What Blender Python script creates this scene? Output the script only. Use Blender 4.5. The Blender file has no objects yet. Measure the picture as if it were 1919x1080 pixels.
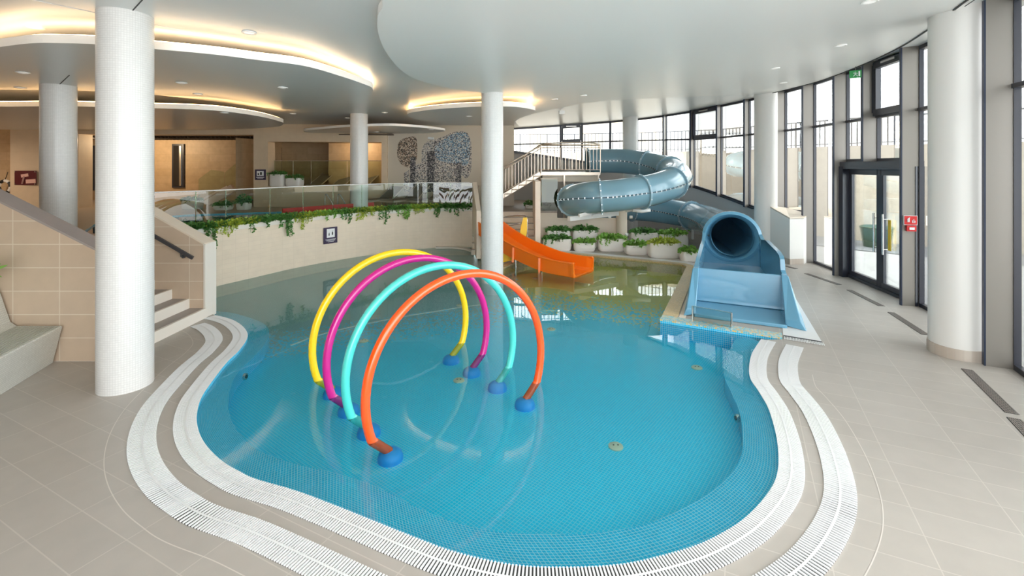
import bpy, math, random
from mathutils import Vector, Matrix
R = math.radians
PI = math.pi
sc = bpy.context.scene
col = sc.collection

# ------------------------------------------------------------------ camera, world, exposure
F, H0, YH, CX = 880.0, 2.5, 312.0, 959.5
cam_d = bpy.data.cameras.new('camera')
cam = bpy.data.objects.new('camera', cam_d); col.objects.link(cam)
cam.location = (0, 0, H0); cam.rotation_euler = (R(90), 0, 0)
cam_d.sensor_width = 36; cam_d.lens = 36 * F / 1919
cam_d.shift_y = -(540 - YH) / 1919
cam_d.clip_start = 0.05; cam_d.clip_end = 400
sc.camera = cam

w = bpy.data.worlds.new('world'); sc.world = w; w.use_nodes = True
bg = w.node_tree.nodes['Background']
bg.inputs[0].default_value = (0.93, 0.97, 1.0, 1); bg.inputs[1].default_value = 8.0

sc.view_settings.view_transform = 'Standard'
sc.view_settings.look = 'None'
sc.view_settings.gamma = 1
sc.view_settings.use_curve_mapping = False
sc.view_settings.exposure = -0.22
sc.cycles.use_denoising = True
sc.cycles.max_bounces = 10
sc.cycles.diffuse_bounces = 5
sc.cycles.transparent_max_bounces = 24
sc.cycles.sample_clamp_indirect = 6
sc.cycles.caustics_reflective = False

def P(px, py, z=0.0):           # the place on the level z that the photograph shows at px, py
    Y = (H0 - z) * F / (py - YH)
    return Vector(((px - CX) / F * Y, Y, z))
def D(px, py, Y):               # the place at distance Y that the photograph shows at px, py
    return Vector(((px - CX) / F * Y, Y, H0 - (py - YH) / F * Y))
def XD(px, Y): return (px - CX) / F * Y
def ZD(py, Y): return H0 - (py - YH) / F * Y

# ------------------------------------------------------------------ materials
MATS = {}
def mat(name, c, rough=0.5, metal=0.0, spec=0.5, emit=None, es=0, bump=0, bscale=40, var=0, vscale=3, coat=0):
    m = bpy.data.materials.new(name); m.use_nodes = True; n = m.node_tree.nodes; l = m.node_tree.links
    b = n['Principled BSDF']
    b.inputs['Base Color'].default_value = (*c, 1); b.inputs['Roughness'].default_value = rough
    b.inputs['Metallic'].default_value = metal; b.inputs['Specular IOR Level'].default_value = spec
    b.inputs['Coat Weight'].default_value = coat
    if emit: b.inputs['Emission Color'].default_value = (*emit, 1); b.inputs['Emission Strength'].default_value = es
    if var or bump:
        tc = n.new('ShaderNodeTexCoord'); nz = n.new('ShaderNodeTexNoise'); nz.inputs['Scale'].default_value = vscale if var else bscale
        nz.inputs['Detail'].default_value = 4
        l.new(tc.outputs['Object'], nz.inputs['Vector'])
        if var:
            mx = n.new('ShaderNodeMix'); mx.data_type = 'RGBA'
            mx.inputs[6].default_value = (*[x * (1 - var) for x in c], 1); mx.inputs[7].default_value = (*[min(1, x * (1 + var)) for x in c], 1)
            l.new(nz.outputs['Fac'], mx.inputs[0]); l.new(mx.outputs[2], b.inputs['Base Color'])
        if bump:
            bp = n.new('ShaderNodeBump'); bp.inputs['Strength'].default_value = bump
            n2 = n.new('ShaderNodeTexNoise'); n2.inputs['Scale'].default_value = bscale; l.new(tc.outputs['Object'], n2.inputs['Vector'])
            l.new(n2.outputs['Fac'], bp.inputs['Height']); l.new(bp.outputs[0], b.inputs['Normal'])
    MATS[name] = m
    return m
def tile(name, c, c2, mortar, bw, rh, ms, rough=0.4, rot=0.0, off=0.0, spec=0.5, var=0.08, bump=0.15, coord='UV', origin=(0, 0)):
    m = bpy.data.materials.new(name); m.use_nodes = True; n = m.node_tree.nodes; l = m.node_tree.links
    b = n['Principled BSDF']; b.inputs['Roughness'].default_value = rough; b.inputs['Specular IOR Level'].default_value = spec
    tc = n.new('ShaderNodeTexCoord'); mp = n.new('ShaderNodeMapping'); mp.inputs['Rotation'].default_value = (0, 0, rot)
    mp.inputs['Location'].default_value = (origin[0], origin[1], 0)
    l.new(tc.outputs[coord], mp.inputs[0])
    br = n.new('ShaderNodeTexBrick'); l.new(mp.outputs[0], br.inputs['Vector'])
    br.offset = off; br.squash = 1
    br.inputs['Color1'].default_value = (*c, 1); br.inputs['Color2'].default_value = (*c2, 1); br.inputs['Mortar'].default_value = (*mortar, 1)
    br.inputs['Scale'].default_value = 1; br.inputs['Mortar Size'].default_value = ms; br.inputs['Mortar Smooth'].default_value = 0.1
    br.inputs['Brick Width'].default_value = bw; br.inputs['Row Height'].default_value = rh; br.inputs['Bias'].default_value = 0
    nz = n.new('ShaderNodeTexNoise'); nz.inputs['Scale'].default_value = 5; nz.inputs['Detail'].default_value = 6
    l.new(mp.outputs[0], nz.inputs['Vector'])
    mx = n.new('ShaderNodeMix'); mx.data_type = 'RGBA'; mx.blend_type = 'MULTIPLY'; mx.inputs[0].default_value = 1
    rp = n.new('ShaderNodeMapRange'); rp.inputs[3].default_value = 1 - var; rp.inputs[4].default_value = 1 + var
    l.new(nz.outputs['Fac'], rp.inputs[0]); l.new(br.outputs['Color'], mx.inputs[6]); l.new(rp.outputs[0], mx.inputs[7])
    l.new(mx.outputs[2], b.inputs['Base Color'])
    if bump:
        bp = n.new('ShaderNodeBump'); bp.inputs['Strength'].default_value = bump; bp.inputs['Distance'].default_value = 0.003; bp.invert = True
        l.new(br.outputs['Fac'], bp.inputs['Height']); l.new(bp.outputs[0], b.inputs['Normal'])
    MATS[name] = m
    return m
def glass(name, tint, rough=0.0, ior=1.45, k=1.0, bump=0):
    m = bpy.data.materials.new(name); m.use_nodes = True; n = m.node_tree.nodes; l = m.node_tree.links
    n.remove(n['Principled BSDF']); out = n['Material Output']
    tr = n.new('ShaderNodeBsdfTransparent'); tr.inputs[0].default_value = (*tint, 1)
    gl = n.new('ShaderNodeBsdfGlossy'); gl.inputs['Roughness'].default_value = rough; gl.inputs[0].default_value = (1, 1, 1, 1)
    fr = n.new('ShaderNodeFresnel'); fr.inputs[0].default_value = ior
    mu = n.new('ShaderNodeMath'); mu.operation = 'MULTIPLY'; mu.inputs[1].default_value = k; l.new(fr.outputs[0], mu.inputs[0])
    ms = n.new('ShaderNodeMixShader'); l.new(mu.outputs[0], ms.inputs[0]); l.new(tr.outputs[0], ms.inputs[1]); l.new(gl.outputs[0], ms.inputs[2])
    l.new(ms.outputs[0], out.inputs[0])
    if bump:
        tc = n.new('ShaderNodeTexCoord'); nz = n.new('ShaderNodeTexNoise'); nz.inputs['Scale'].default_value = 2.2; nz.inputs['Detail'].default_value = 2
        l.new(tc.outputs['Object'], nz.inputs['Vector'])
        bp = n.new('ShaderNodeBump'); bp.inputs['Strength'].default_value = bump; bp.inputs['Distance'].default_value = 0.02
        l.new(nz.outputs['Fac'], bp.inputs['Height']); l.new(bp.outputs[0], gl.inputs['Normal']); l.new(bp.outputs[0], fr.inputs['Normal'])
    MATS[name] = m
    return m

FLOOR_ROT = R(26.2)
tile('floor_tile', (.41, .37, .325), (.43, .39, .345), (.51, .465, .41), .6, .3, .004, rough=.42, rot=FLOOR_ROT, origin=(.1, .12))
tile('wall_tile', (.60, .46, .33), (.62, .48, .35), (.74, .64, .52), .6, .3, .006, rough=.4, origin=(.35, 0))
tile('planter_wall_tile', (.80, .67, .52), (.82, .69, .54), (.74, .62, .48), .3, .1, .003, rough=.4)
tile('mosaic_white', (.68, .67, .645), (.72, .71, .685), (.60, .59, .565), .025, .025, .0022, rough=.3, var=.02)
tile('mosaic_blue', (.01, .52, .84), (.02, .60, .92), (.40, .80, .95), .03, .03, .003, rough=.25, var=.08)
tile('bench_mosaic', (.60, .60, .55), (.66, .66, .61), (.50, .50, .45), .025, .025, .003, rough=.4)
tile('stone_wall', (.50, .35, .20), (.56, .40, .24), (.46, .32, .18), .9, .3, .004, rough=.5, off=.5, var=.2)
tile('back_wall', (.66, .51, .34), (.67, .52, .35), (.62, .48, .32), 1.2, .6, .003, rough=.6)
tile('skirt_tile', (.46, .38, .31), (.56, .49, .42), (.5, .44, .38), .075, .4, .003, rough=.5)
tile('outdoor_paving', (.62, .60, .57), (.66, .64, .61), (.5, .49, .46), .4, .4, .006, rough=.8)
tile('concrete', (.80, .68, .52), (.84, .72, .56), (.64, .54, .42), .6, 1.6, .004, rough=.85, var=.22)
mat('ceiling_paint', (.70, .70, .68), rough=.30, spec=.45)
mat('ceiling_paint_warm', (.80, .78, .74), rough=.34, spec=.4)
mat('rim_paint', (.88, .86, .82), rough=.5)
mat('column_plaster', (.76, .74, .70), rough=.45)
mat('white_plastic', (.86, .85, .82), rough=.4)
mat('grate_white', (.78, .78, .77), rough=.45)
mat('channel_dark', (.05, .05, .05), rough=.8)
mat('cap_stone', (.80, .69, .56), rough=.5, var=.06)
mat('cap_taupe', (.36, .31, .29), rough=.5, var=.06)
mat('step_tread', (.36, .31, .28), rough=.5, var=.06)
mat('step_nosing', (.78, .72, .64), rough=.5)
mat('joint_line', (.62, .57, .51), rough=.6)
mat('pot_white', (.84, .80, .74), rough=.45, var=.02)
mat('soil', (.05, .035, .02), rough=.9)
mat('leaf_dark', (.09, .24, .05), rough=.4, var=.5, vscale=9)
mat('leaf_mid', (.22, .44, .07), rough=.45, var=.5, vscale=9)
mat('leaf_yellow', (.42, .50, .06), rough=.5, var=.4, vscale=9)
mat('stem', (.12, .10, .03), rough=.7)
mat('frame_dark', (.030, .032, .045), rough=.32, spec=.6)
mat('fin_grey', (.29, .265, .235), rough=.35, metal=.35, spec=.6)
mat('fin_edge', (.02, .03, .06), rough=.35)
mat('steel', (.62, .61, .58), rough=.25, metal=.95)
mat('steel_warm', (.66, .55, .45), rough=.3, metal=.8)
mat('rail_dark', (.10, .10, .11), rough=.4, metal=.5)
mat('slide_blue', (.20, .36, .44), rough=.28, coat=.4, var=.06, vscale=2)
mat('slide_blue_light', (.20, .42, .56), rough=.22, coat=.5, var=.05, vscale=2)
mat('slide_inside', (.03, .12, .22), rough=.3)
mat('flange_blue', (.30, .46, .54), rough=.4)
mat('seam_dark', (.05, .10, .13), rough=.5)
mat('bolt', (.72, .74, .74), rough=.3, metal=.6)
mat('slide_orange', (.95, .19, .008), rough=.28, coat=.5)
mat('panel_yellow', (.95, .60, .01), rough=.35)
mat('ring_yellow', (.98, .62, .0), rough=.2, coat=.6)
mat('ring_magenta', (.58, .006, .22), rough=.2, coat=.6)
mat('ring_turquoise', (.08, .62, .54), rough=.2, coat=.6)
mat('ring_orange', (.95, .09, .005), rough=.2, coat=.6)
mat('base_blue', (.03, .36, .85), rough=.4)
mat('metal_disc', (.75, .68, .50), rough=.4, metal=.2)
mat('sign_purple', (.045, .03, .07), rough=.4)
mat('sign_red', (.65, .02, .02), rough=.4)
mat('sign_dark_red', (.10, .01, .015), rough=.3)
mat('sign_white', (.85, .85, .85), rough=.5)
mat('sign_green', (.02, .20, .05), rough=.5, emit=(.05, .45, .12), es=.25)
mat('sign_skin', (.75, .45, .38), rough=.4)
mat('red_rope', (.50, .02, .015), rough=.5)
mat('yellow_tape', (.75, .50, .03), rough=.5)
mat('lounger_fabric', (.16, .14, .11), rough=.7)
mat('lounger_frame', (.45, .38, .30), rough=.5)
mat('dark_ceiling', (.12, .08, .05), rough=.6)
mat('slat_dark', (.05, .035, .025), rough=.5)
mat('dark_glass', (.02, .02, .022), rough=.08, spec=.8)
mat('black', (.012, .012, .012), rough=.5)
mat('deck_upper', (.36, .29, .22), rough=.4, var=.06)
mat('outside_white', (.80, .80, .78), rough=.8)
mat('outside_cream', (.72, .64, .50), rough=.8)
mat('terrace_shade', (.34, .34, .34), rough=.9, var=.1)
mat('green_bin', (.10, .16, .10), rough=.6)
mat('led_warm', (1, .8, .5), emit=(1, .60, .26), es=20)
mat('led_white', (1, .9, .8), emit=(1, .68, .38), es=20)
mat('lens', (.9, .9, .9), rough=.4, emit=(1, .93, .82), es=.5)
mat('perforated', (.30, .26, .23), rough=.4)
glass('pane_glass', (.95, .98, .98), k=.8)
glass('balustrade_glass', (.80, .90, .85), k=1.6)
glass('dark_green_glass', (.40, .45, .33), k=1.2)
glass('green_glass', (.86, .92, .84), k=1.0)
glass('water', (.80, .98, 1.0), rough=.0, ior=1.33, bump=.04, k=.7)
glass('upper_water', (.45, .75, .85), ior=1.33, bump=.1)
glass('clear_screen', (.88, .90, .88), k=1.2)

# pool floor mosaic: gold far right, grey-sand far left, blue elsewhere, scattered tile by tile where they meet
def pool_floor_mat():
    m = bpy.data.materials.new('pool_mosaic'); m.use_nodes = True; n = m.node_tree.nodes; l = m.node_tree.links
    b = n['Principled BSDF']; b.inputs['Roughness'].default_value = .3
    tc = n.new('ShaderNodeTexCoord')
    mp = n.new('ShaderNodeMapping'); mp.inputs['Rotation'].default_value = (0, 0, R(38)); l.new(tc.outputs['UV'], mp.inputs[0])
    br = n.new('ShaderNodeTexBrick'); br.offset = 0; br.inputs['Scale'].default_value = 1
    br.inputs['Brick Width'].default_value = .03; br.inputs['Row Height'].default_value = .03; br.inputs['Mortar Size'].default_value = .0028
    br.inputs['Color1'].default_value = (1, 1, 1, 1); br.inputs['Color2'].default_value = (.86, .92, .95, 1); br.inputs['Mortar'].default_value = (1, 1, 1, 1)
    l.new(mp.outputs[0], br.inputs['Vector'])
    sn = n.new('ShaderNodeVectorMath'); sn.operation = 'SNAP'; sn.inputs[1].default_value = (.03, .03, .03); l.new(mp.outputs[0], sn.inputs[0])
    wn = n.new('ShaderNodeTexWhiteNoise'); wn.noise_dimensions = '2D'; l.new(sn.outputs[0], wn.inputs[0])
    sx = n.new('ShaderNodeSeparateXYZ'); l.new(tc.outputs['UV'], sx.inputs[0])
    def math_(op, a, bb, cl=False):
        k = n.new('ShaderNodeMath'); k.operation = op; k.use_clamp = cl
        for i, v in enumerate((a, bb)):
            if isinstance(v, (int, float)): k.inputs[i].default_value = v
            else: l.new(v, k.inputs[i])
        return k.outputs[0]
    X, Y = sx.outputs[0], sx.outputs[1]
    # gold amount: grows beyond a line on the right-hand side of the basin
    g = math_('ADD', math_('MULTIPLY', Y, 1.0), math_('MULTIPLY', X, .43)); g = math_('MULTIPLY', math_('SUBTRACT', g, 8.95), .55)
    gx = math_('MULTIPLY', math_('ADD', X, .2), 1.6, True); g = math_('MULTIPLY', math_('MAXIMUM', g, 0), gx)
    s = math_('ADD', math_('MULTIPLY', Y, 1.0), math_('MULTIPLY', X, -.43)); s = math_('MULTIPLY', math_('SUBTRACT', s, 8.1), .6)
    sx_ = math_('MULTIPLY', math_('SUBTRACT', .4, X), 1.2, True); s = math_('MULTIPLY', math_('MAXIMUM', s, 0), sx_)
    gg = math_('GREATER_THAN', g, wn.outputs[0]); ss = math_('GREATER_THAN', s, wn.outputs[0])
    def mix(f, a, c, bt='MIX'):
        k = n.new('ShaderNodeMix'); k.data_type = 'RGBA'; k.blend_type = bt
        if isinstance(f, float): k.inputs[0].default_value = f
        else: l.new(f, k.inputs[0])
        for i, v in ((6, a), (7, c)):
            if isinstance(v, tuple): k.inputs[i].default_value = (*v, 1)
            else: l.new(v, k.inputs[i])
        return k.outputs[2]
    c = mix(ss, (.0, .70, 1.0), (.30, .50, .52))
    c = mix(gg, c, (.95, .66, .10))
    c = mix(1.0, c, br.outputs['Color'], 'MULTIPLY')
    c = mix(br.outputs['Fac'], c, mix(.35, c, (.8, .9, .9)))
    l.new(c, b.inputs['Base Color'])
    MATS['pool_mosaic'] = m
pool_floor_mat()
def dither_mosaic(name, ca, cb, cc, mortar):
    m = bpy.data.materials.new(name); m.use_nodes = True; n = m.node_tree.nodes; l = m.node_tree.links
    b = n['Principled BSDF']; b.inputs['Roughness'].default_value = .3
    tc = n.new('ShaderNodeTexCoord')
    sn = n.new('ShaderNodeVectorMath'); sn.operation = 'SNAP'; sn.inputs[1].default_value = (.03, .03, .03); l.new(tc.outputs['UV'], sn.inputs[0])
    wn = n.new('ShaderNodeTexWhiteNoise'); wn.noise_dimensions = '2D'; l.new(sn.outputs[0], wn.inputs[0])
    cr = n.new('ShaderNodeValToRGB'); cr.color_ramp.interpolation = 'CONSTANT'
    e = cr.color_ramp.elements; e[0].color = (*ca, 1); e[1].position = .45; e[1].color = (*cb, 1); x = e.new(.8); x.color = (*cc, 1)
    l.new(wn.outputs[0], cr.inputs[0])
    br = n.new('ShaderNodeTexBrick'); br.offset = 0; br.inputs['Scale'].default_value = 1
    br.inputs['Brick Width'].default_value = .03; br.inputs['Row Height'].default_value = .03; br.inputs['Mortar Size'].default_value = .0028
    l.new(tc.outputs['UV'], br.inputs['Vector'])
    mx = n.new('ShaderNodeMix'); mx.data_type = 'RGBA'; l.new(br.outputs['Fac'], mx.inputs[0]); l.new(cr.outputs[0], mx.inputs[6]); mx.inputs[7].default_value = (*mortar, 1)
    l.new(mx.outputs[2], b.inputs['Base Color']); MATS[name] = m
dither_mosaic('coping_mosaic', (.10, .50, .62), (.55, .62, .52), (.80, .48, .10), (.62, .66, .60))
dither_mosaic('gold_mosaic', (.62, .45, .20), (.70, .52, .28), (.55, .42, .22), (.62, .50, .30))
def speck(name, base, dark, tint, scale, thr):
    m = bpy.data.materials.new(name); m.use_nodes = True; n = m.node_tree.nodes; l = m.node_tree.links
    b = n['Principled BSDF']; b.inputs['Roughness'].default_value = .5
    tc = n.new('ShaderNodeTexCoord'); v = n.new('ShaderNodeTexVoronoi'); v.inputs['Scale'].default_value = scale
    l.new(tc.outputs['Object'], v.inputs['Vector'])
    s = n.new('ShaderNodeSeparateColor'); l.new(v.outputs['Color'], s.inputs[0])
    cr = n.new('ShaderNodeValToRGB'); cr.color_ramp.interpolation = 'CONSTANT'; e = cr.color_ramp.elements
    e[0].color = (*dark, 1); e[1].position = thr; e[1].color = (*tint, 1); x = e.new(thr + (1 - thr) * .5); x.color = (*base, 1)
    l.new(s.outputs[0], cr.inputs[0]); l.new(cr.outputs[0], b.inputs['Base Color']); MATS[name] = m
speck('speck_brown', (.60, .48, .36), (.05, .04, .03), (.26, .17, .11), 40, .35)
speck('speck_blue', (.62, .60, .54), (.05, .06, .08), (.16, .28, .38), 40, .32)
speck('speck_grey', (.66, .58, .48), (.07, .06, .06), (.36, .34, .32), 40, .3)
speck('speck_dark', (.40, .36, .32), (.02, .02, .02), (.09, .08, .09), 40, .5)
M = MATS

# ------------------------------------------------------------------ mesh builder
class MB:
    def __init__(s): s.v = []; s.f = []; s.uv = {}
    def add(s, vs, fs, uvs=None):
        o = len(s.v); s.v += [Vector(p) for p in vs]
        for i, f in enumerate(fs):
            if uvs and uvs[i]: s.uv[len(s.f)] = uvs[i]
            s.f.append(tuple(o + k for k in f))
        return s
    def box(s, c, d, rz=0.0, m=None):
        x, y, z = (k / 2 for k in d); c = Vector(c)
        vs = [Vector((a * x, b * y, e * z)) for e in (-1, 1) for a, b in ((-1, -1), (1, -1), (1, 1), (-1, 1))]
        rot = Matrix.Rotation(rz, 3, 'Z') if m is None else m
        return s.add([c + rot @ v for v in vs], [(3, 2, 1, 0), (4, 5, 6, 7), (0, 1, 5, 4), (1, 2, 6, 5), (2, 3, 7, 6), (3, 0, 4, 7)])
    def bar(s, a, b, wd, ht):          # rectangular bar from a to b
        a = Vector(a); b = Vector(b); d = b - a; L = d.length
        if L < 1e-6: return s
        x = d / L; up = Vector((0, 0, 1)) if abs(x.z) < .95 else Vector((0, 1, 0))
        y = up.cross(x).normalized(); z = x.cross(y)
        m = Matrix((x, y, z)).transposed()
        return s.box((a + b) / 2, (L, wd, ht), m=m)
    def tube(s, path, r, seg=10, caps=True, rad=None):
        pts = [Vector(p) for p in path]; n = len(pts); rings = []; u = None
        for i, p in enumerate(pts):
            t = (pts[min(i + 1, n - 1)] - pts[max(i - 1, 0)]).normalized()
            if u is None: u = Vector((0, 0, 1)) if abs(t.z) < .9 else Vector((1, 0, 0))
            a = (u - t * u.dot(t)).normalized(); b = t.cross(a); u = a
            rr = rad[i] if rad else r
            rings.append([p + (a * math.cos(2 * PI * k / seg) + b * math.sin(2 * PI * k / seg)) * rr for k in range(seg)])
        vs = [v for q in rings for v in q]
        fs = [(i * seg + k, i * seg + (k + 1) % seg, (i + 1) * seg + (k + 1) % seg, (i + 1) * seg + k) for i in range(n - 1) for k in range(seg)]
        if caps: fs += [tuple(reversed(range(seg))), tuple((n - 1) * seg + k for k in range(seg))]
        return s.add(vs, fs)
    def lathe(s, c, prof, seg=32, sx=1, sy=1, uvr=None):
        c = Vector(c); vs = []; fs = []; uvs = []
        for r, z in prof:
            vs += [c + Vector((r * sx * math.cos(2 * PI * k / seg), r * sy * math.sin(2 * PI * k / seg), z)) for k in range(seg)]
        for i in range(len(prof) - 1):
            for k in range(seg):
                fs.append((i * seg + k, i * seg + (k + 1) % seg, (i + 1) * seg + (k + 1) % seg, (i + 1) * seg + k))
                if uvr:
                    u0, u1 = 2 * PI * uvr * k / seg, 2 * PI * uvr * (k + 1) / seg
                    uvs.append(((u0, prof[i][1]), (u1, prof[i][1]), (u1, prof[i + 1][1]), (u0, prof[i + 1][1])))
        return s.add(vs, fs, uvs if uvr else None)
    def cyl(s, c, r, h, seg=24, axis='z'):
        a = Vector(c); d = {'z': Vector((0, 0, 1)), 'y': Vector((0, 1, 0)), 'x': Vector((1, 0, 0))}[axis] if isinstance(axis, str) else Vector(axis).normalized()
        return s.tube([a, a + d * h], r, seg)
    def prism(s, poly, z0, z1):        # z0 and z1 may be functions of x, y
        n = len(poly); g0 = z0 if callable(z0) else (lambda x, y: z0); g1 = z1 if callable(z1) else (lambda x, y: z1)
        lo = [(p[0], p[1], g0(p[0], p[1])) for p in poly]; hi = [(p[0], p[1], g1(p[0], p[1])) for p in poly]
        return s.add(lo + hi, [tuple(reversed(range(n))), tuple(range(n, 2 * n))] + [(i, (i + 1) % n, n + (i + 1) % n, n + i) for i in range(n)])
    def wall(s, path, z0, z1, th=0.0, closed=False):   # upright ribbon with running-length texture coordinates
        n = len(path); g0 = z0 if callable(z0) else (lambda i: z0); g1 = z1 if callable(z1) else (lambda i: z1)
        L = [0.0]
        for i in range(1, n): L.append(L[-1] + math.hypot(path[i][0] - path[i - 1][0], path[i][1] - path[i - 1][1]))
        off = offset(path, th) if th else None
        for i in range(n - 1):
            a, b = path[i], path[i + 1]
            q = [(a[0], a[1], g0(i)), (b[0], b[1], g0(i + 1)), (b[0], b[1], g1(i + 1)), (a[0], a[1], g1(i))]
            u = ((L[i], g0(i)), (L[i + 1], g0(i + 1)), (L[i + 1], g1(i + 1)), (L[i], g1(i)))
            s.add(q, [(0, 1, 2, 3)], [u])
            if th:
                c, d = off[i], off[i + 1]
                s.add([(d[0], d[1], g0(i + 1)), (c[0], c[1], g0(i)), (c[0], c[1], g1(i)), (d[0], d[1], g1(i + 1))], [(0, 1, 2, 3)])
                s.add([(a[0], a[1], g1(i)), (b[0], b[1], g1(i + 1)), (d[0], d[1], g1(i + 1)), (c[0], c[1], g1(i))], [(0, 1, 2, 3)])
                s.add([(a[0], a[1], g0(i)), (c[0], c[1], g0(i)), (d[0], d[1], g0(i + 1)), (b[0], b[1], g0(i + 1))], [(0, 1, 2, 3)])
        if th:
            for i in (0, n - 1):
                a, c = path[i], off[i]
                s.add([(a[0], a[1], g0(i)), (a[0], a[1], g1(i)), (c[0], c[1], g1(i)), (c[0], c[1], g0(i))], [(0, 1, 2, 3)])
        return s
    def build(s, name, m, parent=None, smooth=False, sharp=None):
        me = bpy.data.meshes.new(name)
        o = bpy.data.objects.new(name, me); col.objects.link(o)
        base = Vector((0, 0, 0))
        if parent is not None:
            o.parent = parent; q = parent
            while q is not None: base += q.location; q = q.parent
        me.from_pydata([tuple(v - base) for v in s.v], [], s.f)
        me.validate(clean_customdata=False)
        uvl = me.uv_layers.new(name='UVMap')
        ok = len(me.polygons) == len(s.f)
        for i, p in enumerate(me.polygons):
            uv = s.uv.get(i) if ok else None
            if uv:
                for k, li in enumerate(p.loop_indices): uvl.data[li].uv = uv[k]
            else:
                nn = p.normal
                if abs(nn.z) > .6: f = lambda v: (v.x, v.y)
                else:
                    t = Vector((-nn.y, nn.x, 0)).normalized(); f = lambda v, t=t: (v.x * t.x + v.y * t.y, v.z)
                for li in p.loop_indices:
                    v = me.vertices[me.loops[li].vertex_index].co + base; uvl.data[li].uv = f(v)
        if smooth:
            me.polygons.foreach_set('use_smooth', [True] * len(me.polygons))
            if sharp is not None: me.set_sharp_from_angle(angle=R(sharp))
        me.materials.append(M[m] if isinstance(m, str) else m)
        me.update()
        return o

def offset(path, d, closed=False):
    n = len(path); out = []
    for i in range(n):
        a = path[(i - 1) % n if closed else max(i - 1, 0)]; b = path[(i + 1) % n if closed else min(i + 1, n - 1)]
        tx, ty = b[0] - a[0], b[1] - a[1]; L = math.hypot(tx, ty) or 1
        out.append(Vector((path[i][0] + ty / L * d, path[i][1] - tx / L * d, 0)))
    return out
def crom(pts, k=8, closed=False):
    pts = [Vector(p) for p in pts]; n = len(pts); out = []
    rng = range(n) if closed else range(n - 1)
    for i in rng:
        p0 = pts[(i - 1) % n] if closed else pts[max(i - 1, 0)]; p1 = pts[i]; p2 = pts[(i + 1) % n]; p3 = pts[(i + 2) % n] if closed else pts[min(i + 2, n - 1)]
        for j in range(k):
            t = j / k
            out.append(.5 * ((2 * p1) + (p2 - p0) * t + (2 * p0 - 5 * p1 + 4 * p2 - p3) * t * t + (3 * p1 - p0 - 3 * p2 + p3) * t ** 3))
    if not closed: out.append(pts[-1].copy())
    return out
def resample(path, n):
    L = [0.0]
    for i in range(1, len(path)): L.append(L[-1] + (Vector(path[i]) - Vector(path[i - 1])).length)
    out = []; j = 0
    for k in range(n):
        t = L[-1] * k / (n - 1)
        while j < len(L) - 2 and L[j + 1] < t: j += 1
        u = (t - L[j]) / max(L[j + 1] - L[j], 1e-9)
        out.append(Vector(path[j]).lerp(Vector(path[j + 1]), min(max(u, 0), 1)))
    return out
def length(path): return sum((Vector(path[i]) - Vector(path[i - 1])).length for i in range(1, len(path)))
def sheet(loops, zf):                 # flat region with holes -> MB
    cu = bpy.data.curves.new('tmp', 'CURVE'); cu.dimensions = '2D'; cu.fill_mode = 'BOTH'
    for lp in loops:
        sp = cu.splines.new('POLY'); sp.points.add(len(lp) - 1); sp.use_cyclic_u = True
        for i, p in enumerate(lp): sp.points[i].co = (p[0], p[1], 0, 1)
    o = bpy.data.objects.new('tmp', cu); col.objects.link(o)
    me = bpy.data.meshes.new_from_object(o.evaluated_get(bpy.context.evaluated_depsgraph_get()))
    mb = MB(); mb.add([(v.co.x, v.co.y, zf(v.co.x, v.co.y)) for v in me.vertices], [tuple(p.vertices) for p in me.polygons])
    bpy.data.objects.remove(o); bpy.data.curves.remove(cu); bpy.data.meshes.remove(me)
    return mb
def tag(o, label, cat, group=None, kind=None):
    o['label'] = label; o['category'] = cat
    if group: o['group'] = group
    if kind: o['kind'] = kind
    return o
def thing(name, loc, label, cat, group=None):
    o = bpy.data.objects.new(name, None); col.objects.link(o); o.location = Vector(loc); o.empty_display_size = .1
    return tag(o, label, cat, group)
def struct(name, mb, m, smooth=False, parent=None, sharp=None):
    o = mb.build(name, m, parent, smooth, sharp)
    if parent is None: o['kind'] = 'structure'
    return o
def copy_tree(o, parent=None):
    c = o.copy(); col.objects.link(c); c.parent = parent
    for ch in list(o.children): copy_tree(ch, c)
    return c

# ceiling levels (each a very slightly falling plane)
zM = lambda x, y: 4.23 - .024 * (y - 5.3)                        # left-hand ceiling
zC = lambda x, y: 4.09 + .0598 * (x + .44) - .0173 * (y - 10.3)  # big rounded sheet over the pool
zU = lambda x, y: 4.64 + .0585 * (x - 7) - .0049 * (y - 8)       # strip above the glass front
def PL(px, py, zf, dz=0.0):        # place on a ceiling plane seen at px, py
    y = 8.0
    for _ in range(40):
        z = zf((px - CX) / F * y, y) + dz; y = (H0 - z) * F / (py - YH)
    return Vector(((px - CX) / F * y, y, zf((px - CX) / F * y, y) + dz))

# ================================================================== POOL AND FLOOR
pe = [(404,592),(422,596),(441,603),(458,616),(464,632),(450,655),(425,680),(400,712),(378,745),(369,777),(372,808),(387,837),(415,865),(448,885),(480,900),(555,922),(630,950),(705,980),(780,1010),(855,1037),(960,1060),(1060,1065),(1160,1060),(1235,1045),(1310,1022),(1372,990),(1410,960),(1440,925),(1455,895),(1459,860),(1454,815),(1440,767),(1422,735),(1406,710),(1404,687),(1410,662),(1426,637)]
edge = crom([P(*p) for p in pe], 8)
be = [(403,583),(437,587),(480,600),(500,612),(504,627),(495,647),(478,667),(445,700),(431,732),(428,765),(435,790),(447,810),(480,842),(555,870),(630,887),(705,912),(780,950),(855,980),(930,996),(1047,1002),(1135,997),(1210,982),(1272,957),(1335,920),(1372,885),(1387,860),(1392,830),(1387,777),(1370,735),(1357,705),(1360,675),(1372,647),(1385,625)]
ZW, ZF, ZB = -.03, -.27, -.09
bedge = crom([P(x, y, ZB) for x, y in be], 8)
plat = [P(1466, 636), P(1237, 601), P(1287, 500)]
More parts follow.
